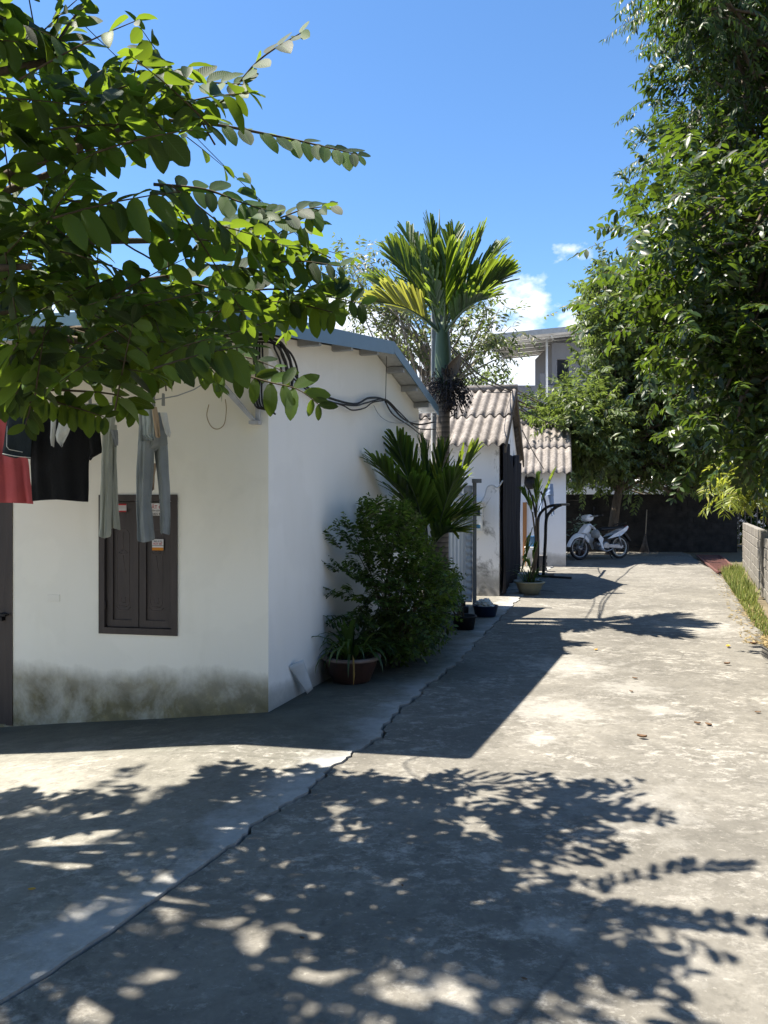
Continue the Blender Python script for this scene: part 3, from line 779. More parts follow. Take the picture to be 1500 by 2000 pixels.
cable([A2 + h2l*.30 + h2f*.05 + V(0,0,1.63), A2 + h2l*.24 + h2f*.06 + V(0,0,1.72), A2 + h2l*.20 + h2f*.05 + V(0,0,1.86), A2 + h2l*.12 + h2f*.05 + V(0,0,1.90), A2 + h2l*.02 + h2f*.06 + V(0,0,1.86), A2 - h2l*.06 + h2f*.04 + V(0,0,1.98)], .012, 'pale bent cable rising from the meter box to the net corner', mat=M['soffit'])

# ------------------------------------------------------------------ concrete pole
mb = MB()
pz = P(857, 615, 10.5)
mb.prism([V(pz.x-.1, 10.42, -.05), V(pz.x+.1, 10.42, -.05), V(pz.x+.1, 10.62, -.05), V(pz.x-.1, 10.62, -.05)], V(0,0,4.25))
o = mb.build('utility_pole', M['pole'], bevel=.015); tag(o, 'square grey concrete pole standing close behind the palm trunk', 'pole')

# ------------------------------------------------------------------ palms
def frond(root, base, tip, sag, nleaf, ll, lw, mat, roll=0, name='frond', stalkr=.016, bare=.22, spread=38, side_n=None, prof='strip', jit=.08, dry=None, r=rng, lift=0):
    base = Vector(base); tip = Vector(tip); ch = tip-base; L = ch.length
    mid_ = base.lerp(tip, .5) + V(0,0,sag*L)
    pts = []
    for i in range(15):
        t = i/14; pts.append(base*(1-t)**2 + mid_*2*t*(1-t) + tip*t*t)
    mb = MB(); mb.tube(pts, [stalkr*(1-.8*i/14) for i in range(15)], 6)
    lv = Leaves()
    for i in range(nleaf):
        t = bare + (1-bare)*(i+.5)/nleaf
        p = base*(1-t)**2 + mid_*2*t*(1-t) + tip*t*t
        d = ((mid_-base)*(1-t) + (tip-mid_)*t).normalized()
        ref = side_n or V(0,0,1)
        s = d.cross(ref); s = s.normalized() if s.length > .05 else d.orthogonal().normalized()
        nrm = s.cross(d); s = (Matrix.Rotation(roll, 3, d) @ s); nrm = (Matrix.Rotation(roll, 3, d) @ nrm)
        prof_l = (.55 + .45*math.sin(math.pi*min(1, (t-bare)/(1-bare)*.9+.12)))
        for sg in (-1, 1):
            a = R(spread*(1-.62*(t-bare)/(1-bare)) + r.uniform(-4, 4))
            dd_ = d*math.cos(a) + s*sg*math.sin(a) + nrm*(.22+r.uniform(-jit, jit)) + V(0,0,r.uniform(-.10,.05)+lift)
            nn = nrm + s*sg*-.35 + V(r.uniform(-.15,.15), r.uniform(-.15,.15), 0)
            lv.add(p, dd_, nn, ll*prof_l*r.uniform(.86, 1.05), lw*r.uniform(.85,1.1), r.uniform(.02,.24), .22)
    f = lv.build(name, mat, root, prof)
    sk = mb.build('rachis', M['shaft'], f)
    return f
palm = empty('areca_palm', (.78, 10.2, 0), 'tall areca palm with ringed trunk and feathery crown beside the house gable', 'palm')
tp = [V(.765,10.2,-.05), V(.76,10.2,.8), V(.77,10.2,1.9), V(.785,10.2,2.6), V(.79,10.2,3.05)]
mb = MB(); mb.tube(smooth(tp, 5), [.105-.02*i/20 for i in range(21)], 14); mb.build('trunk', M['palmtrunk'], palm)
mb = MB(); mb.tube(smooth([V(.79,10.2,3.02), V(.79,10.2,3.25), V(.785,10.2,3.5), V(.78,10.2,3.75), V(.775,10.2,3.98)], 4), [.105,.115,.12,.122,.12,.118,.116,.113,.11,.108,.105,.10,.095,.09,.085,.075,.06], 14); mb.build('crownshaft', M['shaft'], palm)
cb_ = V(.775, 10.2, 3.86)
fr = [ # tip px, py, D, sag, roll
 ((838,448), 10.5, .02, .5), ((795,462), 10.8, .05, -.3), ((768,500), 10.0, .07, .4), ((742,560), 10.3, .16, -.1), ((740,592), 9.6, .24, .3),
 ((885,462), 10.8, .02, .5), ((940,468), 10.4, .05, -.4), ((915,492), 9.6, .02, 1.1), ((870,505), 9.3, .0, .2), ((968,500), 10.2, .07, .5), ((980,545), 9.9, .14, -.3), ((950,585), 9.2, .2, .2),
 ((820,500), 9.4, .0, -.7), ((955,535), 11.0, .10, .1)]
for i, (t, D, sag, roll) in enumerate(fr):
    yel = i == 4
    f = frond(palm, cb_ + V(rng.uniform(-.03,.03), rng.uniform(-.03,.03), rng.uniform(-.1,.12)), P(t[0], t[1], D), sag, 30, .56, .041, M['palmyellow'] if yel else M['palmleaf'], roll, stalkr=.022, bare=.24, spread=33, lift=.10)
    if yel: f['label'] = 'yellowing dry frond'
# spear leaf
mb = MB(); mb.tube([V(.775,10.2,4.15), P(858,450,10.2), P(858,408,10.2)], [.022,.014,.003], 6); mb.build('spear_leaf', M['shaft'], palm)
def fruit(c, rad, n, parent, r):
    mb = MB()
    for i in range(n):
        d = V(r.gauss(0,1), r.gauss(0,1), r.gauss(-.3,.8)).normalized()
        p1 = c + d*rad*r.uniform(.5, 1.05); p2 = p1 + V(d.x*.05, d.y*.05, -r.uniform(.03,.14))
        mb.tube([c + d*.08, c.lerp(p1, .6) + V(0,0,.02), p1, p2], [.006,.005,.004,.003], 4)
        for q in (p1, p1.lerp(p2,.6)):
            mb.lathe([(0.001,-.012),(.011,-.004),(.011,.006),(0.001,.014)], 5, q)
    return mb.build('fruit_cluster', M['fruit'], parent)
fruit(V(.80, 10.1, 3.13), .27, 220, palm, rng); fruit(V(.92, 10.05, 2.98), .22, 110, palm, rng)
# old spathe
mb = MB()
def sp(u, v):
    t = v; w = .085*math.sin(math.pi*min(1, t*.92+.06)); a = (u-.5)*2.6
    p = P(868, 742, 10.0).lerp(P(900, 690, 9.9), t) + V(0,0,-.03*math.sin(math.pi*t))
    return p + V(.8,0,-.6)*(w*math.sin(a)) + V(-.1,-1,0)*(-w*math.cos(a))
mb.grid(sp, 10, 14, 0, True); mb.build('dry_spathe', M['dry'], palm, solid=.006)

yp = empty('young_palm', (.47, 8.75, 0), 'young palm with short stem and broad pleated fronds behind the round shrub', 'palm')
mb = MB(); mb.tube(smooth([V(.5,8.75,-.03), V(.5,8.75,.4), V(.51,8.75,.8), V(.52,8.75,1.12)], 4), [.05,.05,.048,.046,.045,.044,.042,.04,.038,.036,.034,.032,.03], 10); mb.build('stem', M['shaft'], yp)
yb = V(.52, 8.75, .95)
for (t, D, sag, roll) in (((778,872), 8.4, .03, .3), ((735,905), 7.75, .12, -.2), ((822,880), 8.8, .02, .5), ((868,885), 8.9, .03, -.2), ((922,895), 8.6, .10, -.2), ((884,1040), 8.3, .30, .1), ((898,1012), 8.7, .30, .3), ((885,940), 8.1, .12, .1), ((800,945), 7.9, .16, -.1)):
    frond(yp, yb + V(rng.uniform(-.03,.03), rng.uniform(-.03,.03), rng.uniform(-.1,.1)), P(t[0], t[1], D), sag, 28, .46, .034, M['palmleaf'], roll, stalkr=.014, bare=.3, spread=34)

# ------------------------------------------------------------------ leaf shoots and trees
def shoot(lv, tw, p0, d, L, n, ll, lw, droop=.15, roll=None, r=rng, hang=.25, tr=.004, alt=False, ang=.9):
    d = Vector(d).normalized(); p0 = Vector(p0)
    pts = [p0 + d*L*t + V(0,0,-droop*L*t*t) for t in (0,.25,.5,.75,1)]
    if tw is not None: tw.tube(pts, [tr, tr*.85, tr*.7, tr*.55, tr*.35], 5 if tr > .003 else 3, 0, False)
    up_ = V(0,0,1); s0 = d.cross(up_); s0 = s0.normalized() if s0.length > .1 else V(1,0,0)
    ro = r.uniform(-.9, .9) if roll is None else roll
    s0 = Matrix.Rotation(ro, 3, d) @ s0
    for i in range(n):
        t = .1 + .9*i/max(1, n-1)
        p = p0 + d*L*t + V(0,0,-droop*L*t*t); dd_ = (d + V(0,0,-2*droop*t)).normalized()
        s = (s0 - dd_*s0.dot(dd_)).normalized(); nn = s.cross(dd_)
        if nn.z < 0: nn = -nn
        for sg in ((-1, 1) if not alt else ((-1,) if i % 2 else (1,))):
            if r.random() < .07: continue
            ld = dd_*r.uniform(.25,.7) + s*sg*ang + V(r.uniform(-.25,.25), r.uniform(-.25,.25), -hang*r.uniform(.2,1.8))
            ln_ = nn + V(r.uniform(-.5,.5), r.uniform(-.5,.5), r.uniform(-.2,.4))
            sc = r.uniform(.6, 1.2)*(.7 if i == n-1 else 1)
            lv.add(p, ld, ln_, ll*sc, lw*sc*r.uniform(.9,1.1), r.uniform(-.05,.38), r.uniform(.03,.28))
    lv.add(p0 + d*L + V(0,0,-droop*L), d + V(0,0,-.3), V(0,0,1)+V(r.uniform(-.5,.5),0,0), ll*.7, lw*.6, .1, .2)
def inpoly(x, y, poly):
    c = False; n = len(poly)
    for i in range(n):
        x1, y1 = poly[i]; x2, y2 = poly[(i+1) % n]
        if (y1 > y) != (y2 > y) and x < (x2-x1)*(y-y1)/(y2-y1) + x1: c = not c
    return c
def sample(poly, r):
    xs = [p[0] for p in poly]; ys_ = [p[1] for p in poly]
    while True:
        x = r.uniform(min(xs), max(xs)); y = r.uniform(min(ys_), max(ys_))
        if inpoly(x, y, poly): return x, y
def limb(mb, a, b, r0, r1, r, bend=.12, k=7):
    a = Vector(a); b = Vector(b); L = (b-a).length; n = 8; off = V(r.uniform(-1,1), r.uniform(-1,1), r.uniform(0,1))*bend*L
    mb.tube([a.lerp(b, i/n) + off*math.sin(math.pi*i/n) for i in range(n+1)], [r0 + (r1-r0)*i/n for i in range(n+1)], k)

# --- broad-leaved tree overhanging from the left
r1 = random.Random(21)
gt = empty('broadleaf_tree', (-3.7, 3.4, -.3), 'broad-leaved tree with long oval leaves overhanging the yard and the washing', 'tree')
tw = MB(); lv = Leaves()
trunk = MB()
tpts = [V(-3.7,3.4,-.4), V(-3.62,3.4,.6), V(-3.5,3.42,1.5), V(-3.3,3.45,2.3)]
trunk.tube(smooth(tpts, 4), [.15,.14,.135,.13,.125,.12,.118,.115,.11,.108,.105,.10,.095], 10)
lim = {}
for key, px, py, D in (('a',120,330,3.2),('b',250,250,3.0),('c',330,470,3.9),('d',240,640,3.6),('e',60,520,2.8),('f',90,120,2.9),('g',360,690,4.3),('h',60,760,3.9),('i',330,540,4.2)):
    p = P(px, py, D); lim[key] = p; limb(trunk, V(-3.3,3.45,2.3) + V(r1.uniform(-.05,.05),0,r1.uniform(-.4,.1)), p, .05, .012, r1, .08)
trunk.build('trunk', M['bark'], gt)
def line_shoot(pts, n, ll, lw, roll, hang=.25, ang=.9):
    """a long shoot through given points; leaves in pairs along it"""
    sm = smooth(pts, 6); tw.tube(sm, [.008 - .006*i/(len(sm)-1) for i in range(len(sm))], 5, 0, False)
    tot = len(sm)-1
    for i in range(n):
        t = (.06 + .94*i/(n-1))*tot; k = min(int(t), tot-1); p = sm[k].lerp(sm[k+1], t-k); d = (sm[k+1]-sm[k]).normalized()
        s = d.cross(V(0,0,1)).normalized(); s = Matrix.Rotation(roll, 3, d) @ s; nn = s.cross(d)
        for sg in (-1, 1):
            if r1.random() < .05: continue
            sc = r1.uniform(.8,1.1)*(1 if i < n-2 else .65)
            ld = d*r1.uniform(.3,.6) + s*sg*ang + V(r1.uniform(-.15,.15), r1.uniform(-.15,.15), -hang*r1.uniform(.3,1.5))
            lv.add(p, ld, nn + V(r1.uniform(-.35,.35), r1.uniform(-.35,.35), r1.uniform(-.3,.3)), ll*sc, lw*sc, r1.uniform(0,.2), r1.uniform(.02,.15))
GL, GW = .125, .062
HP = math.pi/2
line_shoot([lim['b'], P(330,200,2.95), P(420,208,2.9), P(505,118,2.85), P(588,64,2.8)], 15, GL, GW, .85, .15)
line_shoot([lim['b'], P(300,158,2.95), P(390,160,2.9), P(475,165,2.85)], 11, GL, GW, .9, -.1)
line_shoot([P(330,235,3.1), P(430,245,3.2), P(560,270,3.3), P(640,288,3.3), P(700,303,3.3)], 15, GL*.95, GW*.95, .8, .3)
line_shoot([lim['c'], P(440,440,3.8), P(530,430,3.85), P(590,410,3.85), P(648,402,3.85)], 11, .17, .075, .8, .1)
line_shoot([P(300,360,3.5), P(400,370,3.6), P(470,395,3.6), P(520,410,3.6)], 10, GL*1.1, GW*1.1, 1.0, .3)
line_shoot([lim['i'], P(440,568,4.2), P(540,565,4.2), P(630,578,4.2), P(705,592,4.2)], 12, .175, .082, 1.35, .35)
line_shoot([P(430,545,4.1), P(500,520,4.1), P(580,510,4.1), P(665,520,4.1)], 9, .16, .07, 1.0, .3)
line_shoot([lim['g'], P(430,718,4.3), P(520,745,4.3), P(580,760,4.3), P(622,790,4.3)], 11, .175, .075, 1.25, .35)
line_shoot([lim['g'], P(420,690,4.4), P(490,700,4.4), P(560,728,4.4)], 8, .15, .065, 1.0, .3)
line_shoot([lim['f'], P(105,60,2.9), P(122,0,2.9), P(140,-60,2.9)], 9, GL, GW, .6, .1)
line_shoot([lim['f'], P(140,40,3.0), P(165,15,3.0)], 6, GL, GW, .4, .1)
line_shoot([lim['h'], P(110,785,4.0), P(160,800,4.0), P(205,815,4.0)], 9, .14, .07, 1.2, .5)
line_shoot([lim['h'], P(10,770,3.9), P(-20,800,3.9)], 6, .15, .07, 1.0, .5)
line_shoot([lim['h'], P(60,790,3.8), P(50,830,3.8)], 6, .14, .065, 1.0, .4)
line_shoot([lim['h'], P(220,770,4.2), P(262,800,4.2)], 7, .15, .07, 1.0, .4)
line_shoot([P(330,500,4.1), P(340,560,4.2), P(420,600,4.2), P(520,640,4.2)], 9, .16, .075, 1.1, .4)
line_shoot([P(500,600,4.1), P(560,592,4.1), P(610,600,4.05), P(650,610,4.0)], 7, .17, .075, 1.3, .6)
polys = [
 ([(-60,60),(120,70),(220,130),(380,195),(400,240),(250,300),(200,400),(-60,420)], 2.5, 3.6, 42),
 ([(-60,380),(200,380),(330,430),(430,400),(470,470),(380,500),(330,440),(240,420),(200,460),(-60,500)], 2.8, 4.0, 14),
 ([(-60,430),(170,430),(230,560),(420,570),(470,640),(440,690),(330,700),(250,740),(120,715),(-60,735)], 2.6, 4.4, 100),
 ([(-60,680),(200,670),(330,680),(390,700),(300,720),(120,715),(-60,750)], 3.3, 4.4, 26),
 ([(-60,0),(90,30),(120,90),(-60,120)], 2.6, 3.2, 8),
 ([(420,410),(600,420),(650,560),(560,640),(430,560)], 3.7, 4.3, 16),
]
for poly, d0, d1, n in polys:
    for _ in range(n):
        x, y = sample(poly, r1); D = r1.uniform(d0, d1)
        d = V(r1.uniform(-.4,1), r1.uniform(-.7,.7), r1.uniform(-.3,.5))
        shoot(lv, tw, P(x, y, D) - d.normalized()*.15, d, r1.uniform(.3,.5), r1.randint(5,8), GL*r1.uniform(.8,1.15), GW*r1.uniform(.85,1.1), .1, None, r1, .35)
# crown carries on outside the frame toward the trunk and over the viewer's left shoulder
cnt = 0
while cnt < 360:
    D = r1.uniform(1.4, 4.25); z = r1.uniform(2.6, 6.2); xs = r1.uniform(-3.6, .35 if D < 2.4 else .05); X = xs - .55*z
    if X/D > -.53 and z < CAMZ + .70*D + .25: continue
    if X < -6: continue
    cnt += 1
    d = V(r1.uniform(-1,1), r1.uniform(-1,1), r1.uniform(-.3,.5))
    shoot(lv, tw, (X, D, z), d, r1.uniform(.25,.45), 6, GL*1.2, GW*1.25, .1, None, r1, .35)
cnt = 0  # more unseen shoots, added to shade the tree's lower leaves
while cnt < 50:
    D = r1.uniform(2.3, 4.3); z = r1.uniform(3.8, 6.0); X = r1.uniform(-2.6, -.25) - .55*z
    if z < CAMZ + .70*D + .3 and X/D > -.55: continue
    cnt += 1
    shoot(lv, tw, (X, D, z), V(r1.uniform(-1,1), r1.uniform(-1,1), r1.uniform(-.3,.4)), r1.uniform(.25,.42), 6, GL*1.15, GW*1.2, .1, None, r1, .35)
# unseen shoots and limbs added above and behind the viewer to block sky light
for _ in range(170):
    p = V(r1.uniform(-4.5, 1.6), r1.uniform(-3.5, .9), r1.uniform(4.2, 6.4)); d = V(r1.uniform(-1,1), r1.uniform(-1,1), r1.uniform(-.3,.4))
    shoot(lv, tw, p, d, r1.uniform(.4,.6), 7, GL*1.5, GW*1.6, .1, None, r1, .3)
for tip in ((1.2,-.5,5.2), (.2,.6,5.4), (-.5,-2.6,5.2), (1.0,-2.4,5.6)):
    limb(tw, V(-3.3,3.0,2.9), V(*tip), .05, .012, r1, .1, 6)
# the near boughs that shade the lane at the viewer's feet (above the frame)
for (p0, tip) in (((-2.6,2.2,4.6),(-1.7,2.35,4.2)), ((-2.6,2.6,4.9),(-1.9,2.7,4.4)), ((-2.4,1.9,4.4),(-1.3,1.95,4.1))):
    a = Vector(p0); b = Vector(tip)
    for i in range(9):
        p = a.lerp(b, i/8) + V(0, r1.uniform(-.2,.2), r1.uniform(-.15,.15))
        shoot(lv, tw, p, V(.6, r1.uniform(-.8,.8), .1), .35, 6, GL*1.1, GW*1.1, .1, None, r1, .3)
    tw.tube([a, a.lerp(b,.5)+V(0,0,.08), b], [.02,.012,.005], 6)
crown(lv, tw, 'crown', M['guava'], gt, 'leaf')

def tree(name, label, base, limbs_px, polys, leaf, ll, lw, nclump_shoots, spread, L, nleaf, prof='small', bark='bark', r=None, tr0=.14, droop=.15, hang=.35, group=None, shootr=.003, ang=.9, alt=False, fork=.55, cat='tree', extra=()):
    root = empty(name, base, label, cat, group)
    base = Vector(base); tk = MB(); lv = Leaves(); tw = MB()
    cents = []
    for poly, d0, d1, n in polys:
        for _ in range(n):
            x, y = sample(poly, r); cents.append(P(x, y, r.uniform(d0, d1)))
    cents += [Vector(e_) for e_ in extra]
    top = Vector(limbs_px[0]) if not isinstance(limbs_px, int) else base + V(0,0,2)
    pts = [base + V(0,0,-.1)] + [Vector(p) for p in limbs_px]
    sm = smooth(pts, 5); tk.tube(sm, [tr0*(1-.62*i/(len(sm)-1)) for i in range(len(sm))], 9)
    for c in cents:
        k = r.randint(int(len(sm)*fork), len(sm)-1)
        if r.random() < .55: limb(tk, sm[k], c, tr0*.25, .012, r, .1, 5)
    for c in cents:
        for _ in range(nclump_shoots):
            o = V(r.gauss(0,1), r.gauss(0,1), r.gauss(0,.8))*spread*.55
            d = o.normalized() + V(r.uniform(-.5,.5), r.uniform(-.5,.5), r.uniform(-.3,.5))
            shoot(lv, tw, c + o, d, L*r.uniform(.7,1.2), nleaf, ll, lw, droop, None, r, hang, shootr, alt, ang)
    tk.build('trunk', M[bark], root); crown(lv, tw, 'crown', M[leaf], root, prof)
    return root
# big glossy tree at the right
tree('glossy_tree', 'tall glossy-leaved tree leaning over the low block wall', (5.3, 8.3, 0), [(5.2,8.3,2.0),(5.0,8.4,4.0),(4.9,8.6,6.0)],
     [([(1262,430),(1310,365),(1420,370),(1510,350),(1640,300),(1640,860),(1500,850),(1420,825),(1350,740),(1295,650),(1262,570),(1250,490)], 7.2, 10.2, 300),
      ([(1400,760),(1640,700),(1640,920),(1520,900),(1440,870)], 7.2, 8.8, 34)],
     'gloss', .125, .055, 7, .42, .34, 6, 'small', 'bark', random.Random(5), .16, .15, .35,
     extra=[(rx.uniform(4.2,8.5) , rx.uniform(1.5,7.0), rx.uniform(2.6,8.5)) for rx in [random.Random(91)] for _ in range(100)])  # unseen crown clumps beside the viewer, added to block sky light
tree('drooping_tree', 'tree with drooping feathery leaf sprays high over the lane', (6.2, 10.2, 0), [(6.1,10.2,3.0),(5.9,10.2,6.0),(5.6,10.1,8.2)],
     [([(1305,-140),(1640,-200),(1640,340),(1400,340),(1300,330),(1272,280),(1278,200),(1315,110),(1320,40)], 8.8, 12.2, 290),
      ([(1300,-60),(1440,-60),(1440,30),(1330,40)], 8.2, 9.4, 22)],
     'pinnate', .12, .034, 7, .42, .36, 9, 'small', 'bark', random.Random(8), .18, .35, .55, ang=.75)
tree('fine_leaved_tree', 'dense fine-leaved tree rising behind the parked motorbike', P(1192,1080,24.4), [P(1200,1010,24.4), P(1214,930,24.4), P(1235,820,24.4), P(1250,700,24.4)],
     [([(1170,570),(1250,545),(1350,600),(1400,760),(1350,850),(1150,860),(1160,770),(1180,690)], 22.5, 27, 300), ([(1170,545),(1225,525),(1290,640),(1190,710),(1160,640)], 22.5, 25, 46),
      ([(1090,800),(1180,765),(1200,900),(1135,890),(1100,850)], 21.0, 23.5, 110),
      ([(1125,860),(1340,850),(1400,900),(1350,925),(1130,925)], 23, 26, 50),
      ([(1330,700),(1480,820),(1450,930),(1350,900)], 23, 27, 60)],
     'bamboo', .20, .085, 10, .62, .5, 7, 'tiny', 'bark', random.Random(11), .17, .2, .4, fork=.4)
tree('bare_limbed_tree', 'sparse tree with pale crooked limbs behind the palm crown', (1.2, 24.0, 0), [(1.2,24,2.5),(1.25,24,4.0),(1.9,24,5.3)],
     [([(690,500),(760,478),(830,520),(830,640),(700,640),(668,560)], 22.5, 25, 36), ([(690,600),(850,600),(850,720),(740,700)], 22.5, 25, 26),
      ([(880,570),(970,580),(1000,640),(990,700),(900,720),(870,650)], 22.5, 25, 40), ([(820,700),(900,690),(910,760),(830,760)], 23, 25, 8)],
     'sparse', .21, .08, 7, .62, .5, 7, 'tiny', 'palebark', random.Random(13), .20, .12, .35, alt=True, fork=.5)
tree('vine_thicket', 'yellow-green leafy thicket behind the small house ridge', P(1075,900,28) * 1.0, [P(1075,860,28), P(1078,800,28)],
     [([(1015,790),(1110,785),(1120,840),(1018,850)], 26, 29, 18), ([(900,750),(985,750),(1000,775),(900,780)], 25, 28, 10)],
     'bamboo', .20, .075, 8, .6, .45, 6, 'tiny', 'bark', random.Random(17), .12, .2, .4, cat='thicket')
tree('yellow_green_shrub', 'bright yellow-green shrub spilling over the far end of the block wall', (7.3, 13.9, 0), [(7.3,13.9,.9),(7.1,13.8,1.7),(6.8,13.7,2.2)],
     [([(1400,890),(1510,870),(1600,880),(1600,1000),(1500,1000),(1430,985),(1405,940)], 12.6, 14.2, 34)],
     'yellowgreen', .21, .036, 7, .24, .2, 6, 'small', 'bark', random.Random(19), .05, .25, .25, fork=.3, cat='shrub')
tree('dark_hedge_tree', 'dark tree mass over the back wall beside the gate', (10.8, 28.0, 0), [(10.8,28,2),(10.9,28,4)],
     [([(1330,800),(1560,760),(1560,960),(1440,955),(1340,930)], 26.5, 30, 120), ([(1395,950),(1580,950),(1580,1075),(1395,1075)], 28.5, 30.5, 60), ([(1100,820),(1420,820),(1420,955),(1100,955)], 28, 31, 80)],
     'pinnate', .21, .085, 8, .7, .5, 6, 'tiny', 'bark', random.Random(29), .16, .2, .4, fork=.4)
# round shrub by the wall
r2 = random.Random(31)
sh = empty('round_shrub', (.06, 7.8, 0), 'dense dark green shrub growing against the gable wall', 'shrub')
lv = Leaves(); tw = MB()
base = V(.06, 7.85, 0)
BP = [(640,1030),(720,985),(800,990),(825,1040),(850,1080),(885,1120),(895,1170),(870,1230),(830,1280),(740,1285),(700,1240),(650,1200),(660,1120)]
k_ = 0
while k_ < 900:
    x, y = sample(BP, r2); D = r2.uniform(6.7, 8.3); p = P(x, y, D)
    if p.z < .1 or (p - A).dot(N_OUT) < .16: continue
    k_ += 1
    c = V(.1, 7.6, .7); d = (p-c).normalized() + V(r2.uniform(-.5,.5), r2.uniform(-.5,.5), r2.uniform(-.2,.5))
    shoot(lv, tw, p - d.normalized()*.1, d, r2.uniform(.14,.24), 6, .056, .031, .05, None, r2, .15, .0022)
    if k_ % 25 == 0: limb(tw, base + V(r2.uniform(-.08,.08), r2.uniform(-.06,.06), 0), p - d.normalized()*.1, .012, .003, r2, .06, 5)
for (x, y) in ((640,1045),(655,1030),(632,1100),(640,1160),(705,985),(718,990),(648,1215),(760,990),(800,1000),(885,1140),(890,1185)):
    p = P(x, y, 6.85 if x < 720 else 7.6); d = (p - V(.1,7.6,.6)).normalized()
    for k in range(3): shoot(lv, tw, p - d*.22 + V(0,r2.uniform(-.1,.1),0), d + V(0,0,.15*k), .26, 7, .055, .028, .05, None, r2, .15, .0025)
crown(lv, tw, 'foliage', M['bush'], sh, 'small')
# low bright shrub end near the shed
r3 = random.Random(37)
ss = empty('small_shrub', (1.0, 9.6, 0), 'small bright green shrub at the foot of the tin shed', 'shrub')
lv = Leaves(); tw = MB()
for i in range(60):
    x, y = sample([(855,1135),(890,1120),(905,1165),(895,1190),(850,1190)], r3); p = P(x, y, r3.uniform(9.3,9.8))
    d = V(r3.uniform(-.6,.8), r3.uniform(-.6,.3), r3.uniform(.1,.9)); shoot(lv, tw, p - d.normalized()*.08, d, .16, 6, .045, .02, .05, None, r3, .15, .002)
    if i % 4 == 0: limb(tw, V(1.0,9.6,0), p, .008, .002, r3, .05, 4)
crown(lv, tw, 'foliage', M['bush'], ss, 'small')
pt = MB(); pt.lathe([(0.0,0),(.12,0),(.15,.16),(.165,.17),(.16,.185),(.14,.18),(.13,.14),(0.0,.14)], 24, (1.0,9.6,.0)); pt.build('pot', M['black'], ss)

# ------------------------------------------------------------------ potted strap-leaf plant
glaze = simple('dark_brown_glaze', (.07,.035,.025), (.03,.017,.013), 8, .35, .05, .5)
earth = simple('potting_soil', (.05,.04,.03), (.02,.016,.012), 20, .95, .5)
rim_m = simple('worn_rim', (.22,.17,.15), (.13,.10,.09), 10, .6)
pc = P(686, 1300, 6.75); pc.z = gz(pc.x, pc.y) + .01
pp = empty('potted_plant', pc, 'strap-leaved plant in a wide dark brown bowl beside the gable wall', 'potted plant')
mb = MB(); mb.lathe([(0,0),(.15,0),(.17,.02),(.215,.13),(.235,.2)], 36, pc); pot = mb.build('pot', glaze, pp)
mb = MB(); mb.lathe([(.236,.2),(.262,.203),(.264,.225),(.24,.232),(.215,.228),(.21,.19)], 36, pc); mb.build('rim', rim_m, pot)
mb = MB(); mb.lathe([(.212,.19),(.1,.205),(.0,.21)], 24, pc); mb.build('soil', earth, pp)
def straps(name, c, n, Lr, W, mat, parent, r, spread=1.0, r0=.06, up=(.5,1.3), segs=8):
    mb = MB()
    for i in range(n):
        a = r.uniform(0, 6.283); L = r.uniform(*Lr); e = r.uniform(*up); hx, hy = math.cos(a), math.sin(a); w = W*r.uniform(.7,1.1)
        p0 = Vector(c) + V(hx*r0*r.random(), hy*r0*r.random(), 0); side = V(-hy, hx, 0); base_n = len(mb.v)
        for k in range(segs+1):
            t = k/segs; ang = e - (1.9*spread)*t*t
            if k: p0 = p0 + V(hx*math.cos(ang), hy*math.cos(ang), math.sin(ang))*(L/segs)
            ww = w*(.7+.3*math.sin(math.pi*t))*(1-t**4*.92)
            nn = V(-hx*math.sin(ang), -hy*math.sin(ang), math.cos(ang))
            for sg in (-1, 0, 1): mb.v.append(tuple(p0 + side*sg*ww*.5 + nn*abs(sg)*ww*.18))
        for k in range(segs):
            for j in range(2):
                b = base_n + k*3 + j; mb.face((b, b+1, b+4, b+3), 0, True)
    return mb.build(name, mat, parent)
straps('foliage', pc + V(0,0,.2), 62, (.28,.52), .034, M['lily'], pp, random.Random(3), 1.05, .12, (.55,1.45))
straps('foliage', pc + V(-.03,0,.2), 6, (.42,.5), .05, M['lily'], pp, random.Random(6), .45, .05, (1.25,1.5))
mb = MB()
mb.tube([pc+V(.02,-.2,.26), pc+V(.03,-.27,.24), pc+V(.035,-.28,.12), pc+V(.03,-.285,.03)], [.008,.018,.022,.004], 6, 0, True, .35)
mb.build('withered_leaf', simple('withered', (.36,.24,.07), (.22,.13,.04), 12, .8), pp)
# leaning offcut of white sheet metal
mb = MB()
q = [P(563,1302,6.12), P(592,1288,6.2), P(611,1345,6.3), P(600,1359,6.26)]
q[3].z = max(q[3].z, .018); q[2].z = max(q[2].z, .03)
def shf(u, v):
    a = q[0].lerp(q[1], u); b = q[3].lerp(q[2], u); return a.lerp(b, v) + V(.004,-.008,.004)*math.sin(math.pi*u)*(1-.5*v)
mb.grid(shf, 8, 8, 0, True); o = mb.build('metal_offcut', simple('white_sheet', (.62,.65,.66), (.45,.48,.49), 4, .5), solid=.006)
tag(o, 'bent white sheet metal offcut leaning at the foot of the gable wall', 'metal sheet')

